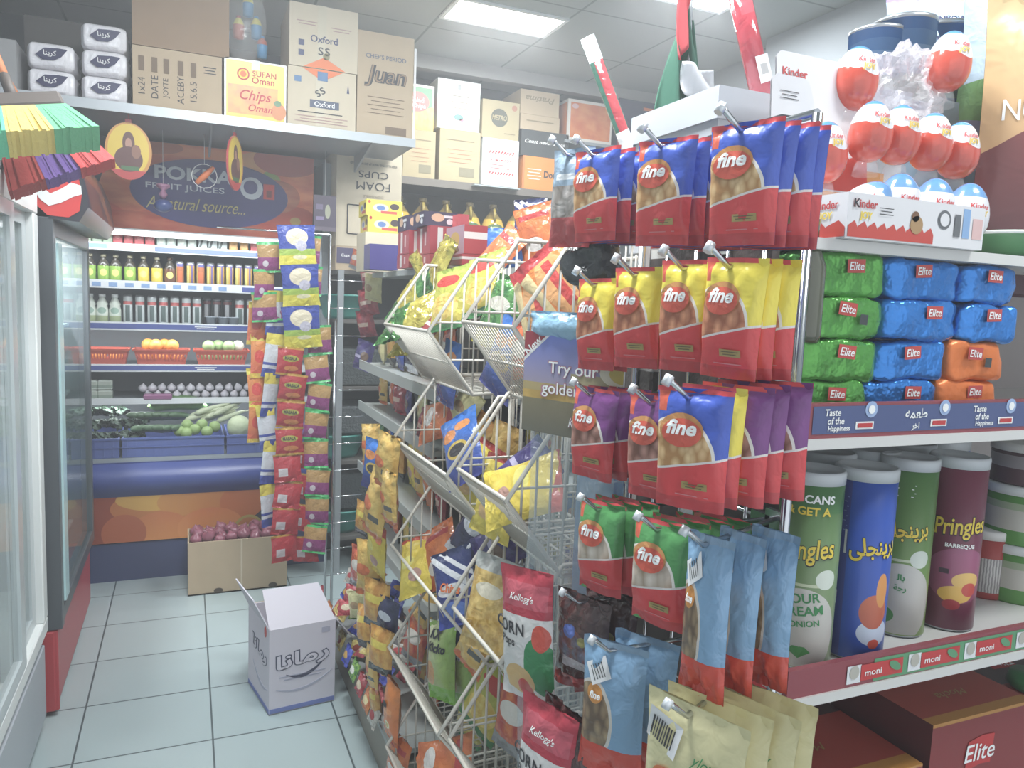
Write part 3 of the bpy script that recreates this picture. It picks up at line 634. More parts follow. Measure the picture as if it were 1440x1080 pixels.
# red baskets
BR = mat('basket_red', 'c85038', .45)
def basket(label, px0, px1):
    Y = 4.54; x0, x1 = IX(px0, Y-.09, 500), IX(px1, Y-.09, 500); w_ = x1-x0; zb = SHZ[3]-.0115
    t = thing('fruit_basket', label, 'basket', ((x0+x1)/2, Y, zb), group='red plastic baskets in the cooler')
    b = B(); hb = .088
    for s0, s1 in (((-1, -1), (1, -1)), ((1, -1), (1, 1)), ((1, 1), (-1, 1)), ((-1, 1), (-1, -1))):
        nseg = 14 if s0[1] == s1[1] else 8
        lo = [Vector((s0[0]+(s1[0]-s0[0])*k/nseg, s0[1]+(s1[1]-s0[1])*k/nseg, 0)) for k in range(nseg+1)]
        for k in range(nseg):
            q = .28
            for (ka, kb) in ((k, k+q), (k+1-q, k+1)):
                pa = Vector((s0[0]+(s1[0]-s0[0])*ka/nseg, s0[1]+(s1[1]-s0[1])*ka/nseg, 0)); pb_ = Vector((s0[0]+(s1[0]-s0[0])*kb/nseg, s0[1]+(s1[1]-s0[1])*kb/nseg, 0))
                A = lambda p, z: (p.x*w_*(.42+.07*z/hb), p.y*(.065+.012*z/hb), z)
                b.poly([A(pa, .02), A(pb_, .02), A(pb_, .07), A(pa, .07)], BR)
        A = lambda p, z, o=0: (p[0]*(w_*(.42+.07*z/hb)+o), p[1]*(.065+.012*z/hb+o), z)
        b.poly([A(s0, 0), A(s1, 0), A(s1, .035), A(s0, .035)], BR); b.poly([A(s0, .06), A(s1, .06), A(s1, hb), A(s0, hb)], BR)
        b.poly([A(s0, hb), A(s1, hb), A(s1, hb, .008), A(s0, hb, .008)], BR); b.poly([A(s0, hb, .008), A(s1, hb, .008), A(s1, hb-.012, .008), A(s0, hb-.012, .008)], BR)
    b.poly([(-w_*.42, -.065, .002), (w_*.42, -.065, .002), (w_*.42, .065, .002), (-w_*.42, .065, .002)], BR)
    b.obj('body', t); return t, (x0+x1)/2, w_, zb
def ball(name, r, m_, n=14, sq=1.0, rough=0, seed=0):
    b = B(); b.grid(lambda u, v: (r*math.cos(2*PI*u)*math.sin(PI*v), r*math.sin(2*PI*u)*math.sin(PI*v), -r*sq*math.cos(PI*v)), n, n//2+2, m_, closeu=True)
    return b.obj(name)
ORG = mat('orange_peel', 'f0a030', .45, bump=.15, bscale=300); GRN = mat('green_peel', '8fb070', .4); ONI = mat('white_onion_skin', 'c8c8b8', .4)
op = Proto(tag(ball('orange', .034, ORG), 'x', 'orange')); gp = Proto(tag(ball('green_apple', .033, GRN), 'x', 'apple'))
for px0, px1, s, n, sel in ((117, 180, 'red plastic basket at the left, half empty', 4, 0), (187, 266, 'red plastic basket heaped with oranges', 9, 1), (273, 350, 'red plastic basket of green fruit beside the oranges', 8, 2)):
    t, cx, w_, zb = basket(s, px0, px1)
    for k in range(n):
        top = k >= (n+1)//2 if sel else False; c = k % ((n+1)//2); m2 = (n+1)//2
        x = cx+((c+.5)/m2-.5)*w_*.74+(.012 if top else 0); y = 4.54+(.025 if k % 2 else -.022)+(0 if not top else .0)
        z = zb+.045+(.06 if top else 0)+(0.0 if sel else .0)
        p_ = op if sel < 2 else (gp if k != n-1 else Proto(tag(ball('onion', .033, ONI), 'x', 'onion')))
        nmx = 'orange' if sel < 2 else ('green apple' if k != n-1 else 'pale onion')
        p_((x, y, z), (k, k*.7, 0), '%s in the %s basket, %s layer, %s from the left' % (nmx, ('left', 'middle', 'right')[sel], 'top' if top else 'bottom', ORD[c]), 'fruit in the red baskets')
# garlic, mushroom trays, eggs on the fifth shelf
gar = B(); gar.grid(lambda u, v: (.022*(1+.08*math.cos(12*PI*u))*math.cos(2*PI*u)*math.sin(PI*v)**.8, .022*(1+.08*math.cos(12*PI*u))*math.sin(2*PI*u)*math.sin(PI*v)**.8, -.018*math.cos(PI*v)+.012*max(0, v-.85)/.15), 18, 8, mat('garlic_skin', 'c8c4cc', .4), closeu=True)
gpro = Proto(tag(gar.obj('garlic_bulb'), 'x', 'garlic')); zt = SHZ[4]-.012
k = 0
for r_ in range(2):
    for i in range(13 if r_ == 0 else 12):
        px = 195+i*13.4+(6 if r_ else 0)
        if r_ == 0 and px < 198: continue
        gpro((IX(px, 4.49, 545), 4.49+rnd.uniform(-.01, .01), zt+.02+r_*.036), (rnd.uniform(-.3, .3), rnd.uniform(-.3, .3), i), 'white garlic bulb on the fifth cooler shelf, %s row, %s from the left' % (('lower', 'upper')[r_], ORD[i]), 'garlic bulbs')
tr = Proto(tag(B().box((-.035, -.03, 0), (.035, .03, .05), ink('veg_tray', '8a9a8c', [(('h', 0, 1, .55), 'b0b8ac'), (('nh', 0, 1, .2), 'c0c8c0')], bump=0)).obj('salad_tray', bevel=.006), 'x', 'tray'))
for i, (px, dz) in enumerate(((127, 0), (148, 0), (127, .052), (148, .052))): item(tr, px, 4, 'wrapped salad tray at the left of the fifth cooler shelf, %s %s' % (('lower', 'upper')[i//2], ('left', 'right')[i % 2]), 'salad trays', Y=4.47, dz=dz, py=545)
tr2 = tag(B().box((-.07, -.03, 0), (.07, .03, .03), mat('purple_pack', '8a4a78', .4)).obj('wrapped_tray', bevel=.006), 'purple wrapped tray in front of the garlic on the fifth shelf', 'tray'); tr2.location = (IX(222, 4.44, 550), 4.44, zt+.001)
# blue crates and vegetables on the bottom deck
CRB = mat('crate_blue', '4a5c9c', .45)
def crate(label, px0, px1):
    Y = 4.21; x0, x1 = P('y', Y, px0, 640).x, P('y', Y, px1, 640).x
    b = B(); z0, h_ = .651, .1; D = .36; w_ = x1-x0
    b.box((-w_/2, 0, 0), (w_/2, D, .006), CRB)
    for lo, hi in (((-w_/2, 0, .006), (w_/2, .006, .1)), ((-w_/2, D-.006, .006), (w_/2, D, .1)), ((-w_/2, .006, .006), (-w_/2+.006, D-.006, .1)), ((w_/2-.006, .006, .006), (w_/2, D-.006, .1))): b.box(lo, hi, CRB)
    b.box((-w_/2-.004, -.006, .09), (w_/2+.004, 0, .1), CRB); b.box((-w_/2-.004, -.006, .05), (w_/2+.004, 0, .054), CRB)
    for i in range(int(w_/.04)): b.box((-w_/2+.02+i*.04, -.004, .006), (-w_/2+.024+i*.04, 0, .09), CRB)
    return tag(b.obj('vegetable_crate', loc=((x0+x1)/2, Y, z0)), label, 'crate', 'blue crates on the cooler deck')
crate('blue crate at the left of the cooler deck under the dark greens', 60, 168); crate('wide blue crate in the middle of the cooler deck', 172, 315); crate('blue crate at the right of the cooler deck', 319, 452)
def veg(name, L_, r_, m_, bend=.1, taper=.6, n=10):
    b = B(); pts = []; rr = []
    for i in range(n): s = i/(n-1)-.5; pts.append((s*L_, 0, bend*L_*(.25-s*s)*2)); rr.append(max(.002, r_*(max(0, 1-(2*s)**4))**.5*(1-taper*(s+.5)*.5)))
    b.tube(pts, rr, m_, 12); return b.obj(name)
CUC = mat('cucumber_skin', '3f5f3c', .35, vary=.3, bscale=30); ZUC = mat('marrow_skin', '5a8448', .3, vary=.35, bscale=25); LEK = mat('radish_skin', 'b0b898', .4, vary=.15); LIM = mat('lime_skin', '7f9a54', .4); LEAF = mat('dark_leaf', '304838', .5, vary=.4, bscale=40, bump=1); CAB = mat('cabbage_leaf', 'b4c09a', .45, vary=.2, bscale=25, bump=.6)
vc = Proto(tag(veg('cucumber', .16, .02, CUC), 'x', 'cucumber')); vl = Proto(tag(veg('white_radish', .2, .02, LEK, .05, 1.2), 'x', 'radish')); vi = Proto(tag(ball('lime', .03, LIM, 14), 'x', 'lime'))
def leafclump(seed):
    r = random.Random(seed); b = B()
    for i in range(16):
        a = r.uniform(0, 2*PI); el = r.uniform(.2, 1.2); d_ = Vector((math.cos(a)*math.cos(el), math.sin(a)*math.cos(el), math.sin(el))); s_ = Vector((-math.sin(a), math.cos(a), 0)); ln = r.uniform(.05, .08)
        b.grid(lambda u, v: d_*ln*v + s_*(u-.5)*.045*math.sin(PI*min(1, v*.9+.1))+Vector((0, 0, .012*math.sin(9*v+u*5)-.03*v*v)), 4, 5, LEAF)
    return b.obj('leafy_greens')
vf = Proto(tag(leafclump(3), 'x', 'greens'))
def VP_(px, py, Y): p = P('y', Y, px, py); return p
k = 0
for i in range(16):
    px = 122+ (i % 6)*15+rnd.uniform(-3, 3); r_ = i//6; Y = 4.3+.1*r_
    vf((P('y', Y, px, 600).x, Y, .735+.05*r_), (0, 0, i*1.3), 'bunch of dark leafy greens at left of cooler deck, %s row, %s from left' % (('front', 'middle', 'rear')[r_], ORD[i % 6]), 'bunches of dark greens')
for i in range(12):
    px = 200+(i % 6)*11; r_ = i//6; Y = 4.29+.14*r_
    vc((P('y', Y, px, 605).x, Y, .775+.045*r_), (0, .2, .5+rnd.uniform(-.5, .5)), 'dark cucumber in the middle crate, %s row, %s from the left' % (('front', 'rear')[r_], ORD[i % 6]), 'cucumbers')
tag(veg('marrow', .3, .045, ZUC, .15, .3), 'large striped green marrow lying on the cucumbers', 'marrow').location = (P('y', 4.48, 250, 577).x, 4.48, .87)
for i, (px, py, Y) in enumerate(((263, 598, 4.3), (274, 604, 4.27), (284, 597, 4.29), (262, 609, 4.25), (291, 607, 4.25), (252, 606, 4.27), (302, 600, 4.29))):
    p = P('y', Y, px, py); vi(tuple(p), (i, 0, 0), 'round green lime in front of the radishes, %s counting from the left cluster' % ORD[i], 'limes')
for i in range(7):
    p = P('y', 4.4, 285+i*7, 585-(i % 3)*5); vl(tuple(p), (0, -.25, .3+rnd.uniform(-.4, .4)), 'long pale radish beside the white cabbage, %s from the left' % ORD[i], 'pale radishes')
cb = ball('cabbage', .062, CAB, 20); tag(cb, 'round pale cabbage at the right of the vegetables', 'cabbage'); cb.location = P('y', 4.31, 336, 600)
cb = ball('cabbage', .055, CAB, 20); tag(cb, 'pale cabbage mostly hidden behind the hanging packets', 'cabbage'); cb.location = P('y', 4.31, 372, 600)
tl = tag(B().lathe([(.06, 0), (.07, .05), (.06, .05), (.05, .01), (0, .01)], mat('teal_bowl', '2f6a5c', .4), 18).obj('bowl'), 'dark teal bowl at the back of the vegetables', 'bowl'); tl.location = (P('y', 4.62, 283, 565).x, 4.65, .86)
# brown carton of onions on the floor in front
t = thing('onion_carton', 'open brown carton heaped with red onions on the floor', 'carton', (0, 0, 0))
b = B(); xa, xb, ya, yb, hh = -.0, .47, 3.93, 4.18, .27
for lo, hi in (((xa, ya, .002), (xb, ya+.006, hh)), ((xa, yb-.006, .002), (xb, yb, hh)), ((xa, ya+.006, .002), (xa+.006, yb-.006, hh)), ((xb-.006, ya+.006, .002), (xb, yb-.006, hh)), ((xa, ya, .002), (xb, yb, .008))): b.box(lo, hi, KRAFT)
b.obj('box', t); B().box((.245, ya-.0015, .01), (.253, ya, hh), mat('carton_seam', 'd0c0a8', .6)).obj('seam', t)
for x in (.14, .4): B().disc(fr((x, ya, .016), (1, 0, 0), (0, 0, 1), .001), 0, 0, .022, .014, mat('hole_shade', '4a3f34', .9), 12).obj('hand_hole', t)  # flat discs, the shade inside the holes put into their colour
t.location = (0, 0, 0)
onm = mat('red_onion_skin', '8a4a5c', .3, vary=.3, bscale=40)
b = B(); b.grid(lambda u, v: (.03*math.cos(2*PI*u)*math.sin(PI*v), .03*math.sin(2*PI*u)*math.sin(PI*v), -.026*math.cos(PI*v)+(.014 if v > .97 else 0)), 12, 8, onm, closeu=True)
on = Proto(tag(b.obj('red_onion'), 'x', 'onion'))
for j in range(4):
    for i in range(8):
        on((.038+i*.0555+(.01 if j % 2 else 0), 3.972+j*.052, .272+.012*math.sin(i*2.1+j)), (rnd.uniform(-.6, .6), rnd.uniform(-.6, .6), i), 'red onion in the open brown carton, %s row, %s from the left' % (('front', 'second', 'third', 'rear')[j], ORD[i]), 'red onions')
tag(B().box((0, 0, 0), (.44, .2, .238), onm).obj('onion_heap', loc=(.015, 3.945, .009)), 'onions filling the lower part of the brown carton', 'onions', kind='stuff')
# ================================================================ end-of-aisle shelf unit on the right
EX0, EY = .735, .73
LINW = mat('shelf_liner', 'b4acaa', .6); LIPW = mat('shelf_lip', 'd8d6d2', .4)
t = thing('end_shelf_unit', 'shelf unit facing the camera at the right, with printed shelf strips', 'shelf unit', (EX0, EY, 0))
B().box((0, .40, 0), (1.5, .42, 1.62), LINW).obj('back_panel', t)
b = B(); b.box((0.002, .22, .02), (.02, .4, 1.585), mat('side_panel_brown', '4c4240', .6)); b.obj('side_panel', t)
B().box((0, .02, 0), (1.5, .4, .12), GREYM).obj('base', t)
RAILN = mat('rail_navy', '4a5888', .4); RAILR = mat('rail_maroon', '94404a', .4); RG = mat('rail_green', '5a9a6c', .4)
def erail(z0, z1, kind):
    s = B().box((.002, .03, z0), (1.5, .4, z0+.018), LIPW).obj('shelf', t)
    b = B(); b.box((-.012, 0, z0-.008), (1.5, .03, z0+.006), LIPW); b.box((-.005, .003, z0+.006), (1.5, .012, z1), RAILR)
    r_ = b.obj('shelf_strip', t); H_ = z1-z0; f = fr((0, .003, 0), (1, 0, 0), (0, 0, 1), .0008); g = lambda a, c: f(a, c)+Vector((0, -.0008, 0)); g2 = lambda a, c: f(a, c)+Vector((0, -.0016, 0))
    b = B()
    if kind == 'navy':
        b.rect(f, .745, (z0+z1)/2+.004, 1.49, H_*.7, RAILN)
        for i in range(6):
            x = .045+i*.14
            if i % 2 == 0:
                for k, s_ in enumerate(('Taste', 'of the', 'Happiness')): b.text(s_, g, x-.012+k*.006, z0+.04-k*.011, .009, INKW, .02, .1)
            else: b.text('\ufeea\ufee4\ufecc\ufec3', g, x, z0+.036, .014, INKW, .02); b.text('\ufeae\ufea7\ufe8d', g, x, z0+.018, .012, INKW, .02)
            b.disc(g, x+.055, z0+.043, .011, .011, mat('pale_blue_glow', '9cb4dc', .5), 16); b.disc(g2, x+.055, z0+.043, .006, .006, INKW, 12)
            b.rect(g, x+.045, z0+.022, .032, .01, INKW); b.rect(g2, x+.045, z0+.022, .026, .006, INKR)
    else:
        b.rect(f, .82, (z0+z1)/2+.001, 1.36-.02, H_*.72, RG)
        for i in range(7):
            x = .075+.055+i*.118; zc = (z0+z1)/2+.001
            b.rect(g, x+.035, zc, .082, H_*.5, INKR); b.rect(g, x-.018, zc, .026, H_*.56, PAPERW); b.disc(g2, x-.018, zc+.003, .009, .01, mat('logo_grey', 'b8b4a8', .6), 12)
            b.text('moni', g2, x+.018, zc-.001, .009, INKW, .01, w=.032); b.disc(g2, x+.06, zc+.002, .013, .006, RG, 12, -.5)
    b.obj('strip_print', r_)
erail(1.336, 1.388, 'navy'); erail(.984, 1.03, 'green')
B().box((.002, .03, .66), (1.5, .4, .678), LIPW).obj('shelf', t)
B().box((.002, .03, 1.585), (1.5, .4, 1.600), LIPW).obj('shelf', t)   # thin top board above the coffee packs
# foil coffee bricks
def brick(m_, w_, h_, d_, seed, logo=True, label_dark=False):
    r = random.Random(seed); off = Vector((r.uniform(0, 50), 0, 0)); b = B()
    def disp(p):
        q = p*22+off; n1 = noise.noise(q); n2 = noise.noise(q*2.3)
        ridge = (1-abs(noise.noise(p*17+off*2))*2.2)
        return .006*n1+.0035*n2+.006*max(0, ridge)
    def sup(u, v):
        a = 2*PI*u-PI/2-PI; p = -PI/2+PI*v; e = .28
        cx, cy, cp, sp = math.cos(a), math.sin(a), math.cos(p), math.sin(p)
        S = lambda x: math.copysign(abs(x)**e, x)
        q = Vector((S(cx)*S(cp)*w_/2, S(cy)*S(cp)*d_/2, h_/2+S(sp)*h_/2*.98)); n_ = Vector((q.x/w_, q.y/d_, (q.z-h_/2)/h_)); n_.normalize()
        return q + n_*disp(q)*min(1, abs(cp)*3)
    b.grid(sup, 56, 22, m_, closeu=True)
    f = fr((0, -d_/2-.0055, 0), (1, 0, 0), (0, 0, 1), .001); g = lambda a, c: f(a, c)+Vector((0, -.0008, 0)); ro = r.uniform(-.12, .08); lx = r.uniform(-.015, .015)
    b.rect(f, lx, h_*.72, .032, .018, mat('coffee_logo_red', 'c84038', .3), ro); b.text('Elite', g, lx, h_*.72, .011, INKW, .015, .15, rot=ro)
    if label_dark: b.rect(f, lx+.03, h_*.48, .014, .014, mat('dark_label', '3a3f40', .5), ro)
    return tag(b.obj('coffee_pack'), 'x', 'coffee pack')
FG = mat('foil_green', '55a83c', .25, .5, bump=1, bscale=30); FB = mat('foil_blue', '1e84dc', .2, .5, bump=1, bscale=30); FO = mat('foil_orange', 'ec7a24', .4, .3, bump=.5, bscale=30)
packs = [[(FG, .146, 0), (FB, .15, 0), (FB, .12, 0)], [(FG, .148, 1), (FB, .15, 0), (FB, .12, 0)], [(FG, .146, 0), (FB, .135, 0), (FO, .125, 1)], [(FG, .13, 0), (FB, .14, 0), (FO, .13, 0)]]
CN = {FG: 'green', FB: 'blue', FO: 'orange'}; rn_ = ['top', 'second', 'third', 'bottom']; sd = 0
for r_ in range(4):
    z = 1.3545+(3-r_)*.0575; x = EX0+.008; ci = {}
    for (m_, w_, dk) in packs[r_]:
        sd += 1; o = brick(m_, w_, .0565, .1, sd, label_dark=dk); ci[m_] = ci.get(m_, 0)+1
        o.location = (x+w_/2, .775+.05+rnd.uniform(-.004, .004), z); x += w_+.004
        c = CN[m_]; extra = ''
        if c == 'blue' and r_ < 2: extra = ', left of the pair' if ci[m_] == 1 else ', right of the pair'
        tag(o, '%s foil coffee pack, %s row of the end shelf%s' % (c, rn_[r_], extra), None, 'foil coffee packs on the end shelf')
# egg-sweet counter box with rising tiers of eggs
KW = mat('egg_box_white', 'e4e2e4', .35); KR = mat('egg_box_red', 'cf4436', .35)
KX0, KX1, KY, KZ = .777, 1.035, .745, 1.6005
t = thing('sweet_display', 'white and red counter display box holding rows of chocolate eggs', 'display box', ((KX0+KX1)/2, KY, KZ))
w2 = (KX1-KX0)/2
b = B(); b.box((-w2, 0, 0), (w2, .003, .058), KW).box((-w2, .003, 0), (-w2+.003, .16, .058), KW).box((w2-.003, .003, 0), (w2, .16, .058), KW).box((-w2, .297, 0), (w2, .3, .12), KW).box((-w2+.003, .003, 0), (w2-.003, .157, .003), KW)
b.box((-w2+.003, .075, .003), (w2-.003, .157, .06), KW)
def zig(b, f, x0, x1, h0, n, m_):
    for i in range(n):
        xa = x0+(x1-x0)*i/n; xb = x0+(x1-x0)*(i+1)/n; b.shape([(xa, .002), (xb, .002), (xb, h0-.004), (xb-(xb-xa)*.35, h0+.005), (xa, h0-.002)], f, m_)
f = fr((0, 0, 0), (1, 0, 0), (0, 0, 1), .0006); g = lambda a, c: f(a, c)+Vector((0, -.0006, 0))
zig(b, f, -w2+.002, w2-.1, .018, 9, KR); b.text('Kinder', g, -w2+.03, .045, .011, INKR, .02); b.text('K', lambda a, c: g(a, c)+Vector((0, -.0005, 0)), -w2+.0145, .045, .011, INKB, .02); b.text('JOY', g, -w2+.032, .029, .012, INKY, .04)
lines(b, g, -w2+.055, -w2+.08, .042, 3, INKB, .001, .004); b.disc(g, -.005, .025, .012, .012, mat('cocoa', 'b08a5a', .6)); b.disc(g, -.008, .036, .007, .007, mat('cocoa_dark', '7a5234', .6))
b.disc(f, .048, .036, .013, .013, mat('badge_grey', '6a6c70', .5)); b.disc(g, .048, .036, .009, .009, KW); b.rect(g, .074, .03, .012, .03, mat('badge_grey', '6a6c70', .5)); b.rect(f, .092, .034, .014, .04, mat('pale_blue_print', '8ab0dc', .5)); b.rect(f, .115, .028, .02, .028, mat('pale_red_print', 'e0b8b4', .6))
fs = fr((-w2, 0, 0), (0, -1, 0), (0, 0, 1), .0006); zig(b, fs, -.158, -.002, .018, 5, KR); b.text('Kinder', lambda a, c: fs(a, c)+Vector((-.0006, 0, 0)), -.035, .044, .011, INKR, .02); b.text('JOY', lambda a, c: fs(a, c)+Vector((-.0006, 0, 0)), -.035, .029, .012, INKY, .04)
b.obj('box', t)
def card(b, x0, x1, h_, y, lean, first):
    f = lambda a, c: Vector((a, y+c*lean, .09+c)); n = 7
    b.shape([(x0, 0), (x1, 0), (x1, h_*.8), (x1-.01, h_*.97), (x1-.02, h_), (x0+.01, h_), (x0, h_*.95)], f, KW); b.shape([(x0, 0), (x0, h_*.95), (x0+.01, h_), (x1-.02, h_), (x1-.01, h_*.97), (x1, h_*.8), (x1, 0)], lambda a, c: f(a, c)+Vector((0, .003, 0)), KW)
    f1 = lambda a, c: f(a, c)+Vector((0, -.001, 0)); zig(b, f1, x0, x1, h_*.28, 5, KR)
    if first: b.text('Kinder', f1, x0+.035, h_*.85, .013, INKR, .02); b.text('JOY', f1, x0+.037, h_*.72, .013, INKY, .04); b.disc(f1, x0+.045, h_*.5, .014, .016, mat('cocoa', 'b08a5a', .6)); b.disc(f1, x0+.04, h_*.57, .009, .009, mat('cocoa_dark', '7a5234', .6))
    else: lines(b, f1, x0+.015, x0+.05, h_*.85, 3, INKB, .0012, .005)
b = B(); card(b, -w2+.03, .08, .2, .165, .12, True); b.obj('back_card', t)
b = B(); card(b, -w2-.0, -w2+.08, .155, .15, .06, False); b.obj('side_card', t)
EGG = ink('egg_wrapper', 'd24a34', [(('p', .55, .5, 6.0), 'e6e4e6'), (('p', .42, .54, 9.0), 'e6e4e6'), (('h', 0, 1, .56), 'e6e4e6'), (('h', 0, 1, .8), ('gv', '8ab8dc', '2a84c4'))], rough=.18, bump=.12, bscale=40, coat=.6)
EGG2 = ink('egg_wrapper_low', 'e2e0e4', [(('nh', 0, 1, .25), 'd24a34'), (('h', 0, 1, .66), ('gv', 'a8c8e0', '1f78c0'))], rough=.18, bump=.12, bscale=40, coat=.6)
def egg(m_, r=.031, h_=.088, stand=False):
    b = B()
    def fn(u, v):
        a = -PI/2+2*PI*(u-.5); p = PI*v; rr = r*math.sin(p)**.9*(1+.16*math.cos(p)); return (rr*math.cos(a), rr*math.sin(a), h_/2-h_/2*math.cos(p))
    b.grid(fn, 26, 16, m_, closeu=True)
    def sf(off):
        def q(a, c):
            cc = min(.97, max(.03, c/h_)); p = math.acos(max(-1, min(1, 1-2*cc))); rr = r*math.sin(p)**.9*(1+.16*math.cos(p)); an = -PI/2+a/r; return Vector(((rr+off)*math.cos(an), (rr+off)*math.sin(an), c))
        return q
    zc = .66 if not stand else .52
    b.text('Kinder', sf(.0012), .0, h_*(zc+.06), .008, INKR, .02, w=.028); b.text('JOY', sf(.0012), .003, h_*(zc-.06), .011, mat('joy_yellow', 'd8b428', .4), .05, w=.02)
    o = tag(b.obj('chocolate_egg'), 'x', 'chocolate egg')
    if not stand:
        B().lathe([(.019, -.02), (.016, -.005), (.011, .006)], PL, 16).obj('clear_stand', o)
    return Proto(o)
eA = egg(EGG); eB = egg(EGG2, stand=True)
cnt_ = ['leftmost', 'second', 'third', 'rightmost']
for i, (px, py) in enumerate(((1213, 262), (1263, 268), (1310, 275), (1356, 282))):
    p = P('y', .787, px-(26 if i == 0 else 0), py); eB((p.x, .787, KZ+.012), (0, .75 if i == 0 else .03*i, -.3), 'blue-topped chocolate egg in the front row of the display, %s' % (cnt_[i] if i in (0, 3) else cnt_[i]+' from left'), 'chocolate eggs in the display box')
for i, (px, py) in enumerate(((1160, 215), (1222, 185), (1262, 190), (1307, 200), (1345, 212))):
    Y = .86 if i else .87; p = P('y', Y, px, py); eA((p.x, Y, p.z-.044), (0, .06 if i else .0, -.25), 'red and white chocolate egg in the middle row, %s from the left' % ORD[i], 'chocolate eggs in the display box')
for px, py, l_ in ((1198, 112, 'large red chocolate egg at the upper left of the display'), (1330, 88, 'red chocolate egg highest in the display, before the blue tins')):
    Y = .93; p = P('y', Y, px, py); eA((p.x, Y, p.z-.048), (0, .1, -.3), l_, 'chocolate eggs in the display box', scale=(1.12, 1.12, 1.12))
p = P('y', .95, 1265, 125)
def wr_(u, v):
    q = Vector((.085*math.cos(2*PI*u)*math.sin(PI*v), .035*math.sin(2*PI*u)*math.sin(PI*v), -.06*math.cos(PI*v)))
    return q*(1+.55*noise.noise(q*28)+.3*noise.noise(q*70))
b = B(); b.grid(wr_, 46, 24, mat('crumpled_film', 'f0e8ec', .15, alpha=.38, coat=1, bump=1, bscale=60), smooth=False, closeu=True)
o = tag(b.obj('plastic_wrap', loc=p), 'crumpled clear plastic wrap between the two upper eggs', 'wrap')
# blue milk tins, milk powder bag, big brown nut bag
TIN = ink('milk_tin_print', '4474a8', [(('r', -.1, .35, 1.1, .7), '6a90b8'), (('e', .5, .25, .3, .14), '6f9a86'), (('r', .35, .5, .65, .62), 'b0c4dc'), (('p', .5, .86, -.6), '2f64a0')], bump=0, rough=.25)
def tin(r, h_): 
    o = tag(B().lathe([(r, 0), (r, h_-.008), (r*1.02, h_-.008), (r*1.02, h_), (r*.97, h_), (r*.95, h_-.005), (0, h_-.005)], TIN, 26, mats=[TIN, TIN, STEEL, STEEL, STEEL, STEEL]).obj('milk_tin'), 'x', 'tin'); return Proto(o)
tp = tin(.055, .17)
for px, py, Y, l_, s in ((1233, 45, 1.08, 'blue milk tin at the left behind the eggs', .85), (1272, 32, 1.07, 'tallest blue milk tin, in the middle of the three', 1.0), (1325, 40, 1.1, 'blue milk tin partly hidden behind the highest egg', .95)):
    p = P('y', Y, px, py); tp((p.x, Y, p.z-.17*s), (0, 0, -.4), l_, 'blue milk tins', scale=(s, s, s))
# box they stand on
b = B(); p0 = P('y', 1.02, 1215, 150); b.box((0, 0, 0), (.62, .14, P('y', 1.1, 1325, 40).z-.17*.95-1.6015), mat('carton_blueish', '8aa0b4', .6)); tag(b.obj('carton', loc=(p0.x, 1.02, 1.601)), 'grey-blue carton the milk tins stand on, behind the eggs', 'carton')
# generic bag geometry ------------------------------------------------
def bag_surface(w_, h_, d_, seed, box=0.0, seam=.06, wr=1.0, topw=1.0):
    r = random.Random(seed); ox = r.uniform(0, 90); ph = r.uniform(0, 6)
    def S(u, v):
        a = abs(2*u-1); e = 2.2+box*5; pu = max(0, 1-a**e)**(.55)
        vv = (v-seam)/(1-2*seam); 
        if vv <= 0 or vv >= 1: pv = 0
        else: pv = min(1, (math.sin(PI*vv))**(.5)*(1.0 if box == 0 else 1.0)); pv = pv*(1-.35*box*vv) if box else pv
        if box and vv < .2 and vv > -1: pv = max(pv, box*min(1, (vv+.2)*3)) if vv > -.1 else 0
        wid = 1-.07*pv*(1-box)+ (topw-1)*v
        q = Vector((u*5*w_*8, v*5*h_*8, ox)); nz_ = noise.noise(q*1.2)*.006+noise.noise(q*3)*.0025
        near = (1-pv)*.9+.25
        fold = math.sin(u*22+ph+3*noise.noise(Vector((u*3, v*2, ox))))*.0022*max(0, 1-min(vv, 1-vv)*5) if 0 < vv < 1 else 0
        y = -d_/2*pu*pv - (nz_*near+fold)*wr*min(1, a < .97 and 1 or 0)
        if vv <= 0 or vv >= 1: y -= .0008*math.sin(v*h_*2*PI/.004)
        return Vector(((u-.5)*w_*wid, y, (v-.5)*h_))
    return S
def bag(name, cat, m_, w_, h_, d_, seed=1, box=0.0, seam=.06, wr=1.0, nu=16, nv=22, deco=None, backm=None, topw=1.0):
    S = bag_surface(w_, h_, d_, seed, box, seam, wr, topw); b = B()
    b.grid(S, nu, nv, m_); 
    b.grid(lambda u, v: (lambda p: Vector((p.x, -p.y*.9+.0004, p.z)))(S(1-u, v)), max(8, nu//2), max(10, nv//2), backm or m_)
    def f(a, c, off=.0012):
        u = a/w_+.5; v = c/h_+.5; p = S(u, v); return p+Vector((0, -off, 0))
    if deco: deco(b, f)
    return tag(b.obj(name), 'x', cat)
MILKB = ink('milk_bag_print', ('gv', '7aa8d4', 'a8c8e8'), [(('nh', 0, 1, .45), '6a9c5c'), (('p', .5, .42, -.3), 'b8d0e8'), (('e', .4, .38, .2, .1), 'e8ecee'), (('e', .72, .3, .13, .1), 'd8883c'), (('e', .72, .3, .09, .06), 'c05048'), (('nh', 0, 1, .12), '8a90b8'), (('h', 0, 1, .95), ('gu', 'b8a0d0', 'c8d880'))], rough=.25, bump=.3)
def d(b, f):
    b.text('\ufeb1\ufeee\ufed7\ufeed\ufea9', f, .0, .045, .035, INKN, .02, w=.12); b.rect(f, 0, .012, .1, .003, INKN); b.text('RAINBOW', f, 0, .085, .012, INKN, .02)
mb = bag('milk_powder_bag', 'milk powder', MILKB, .21, .27, .07, 5, deco=d)
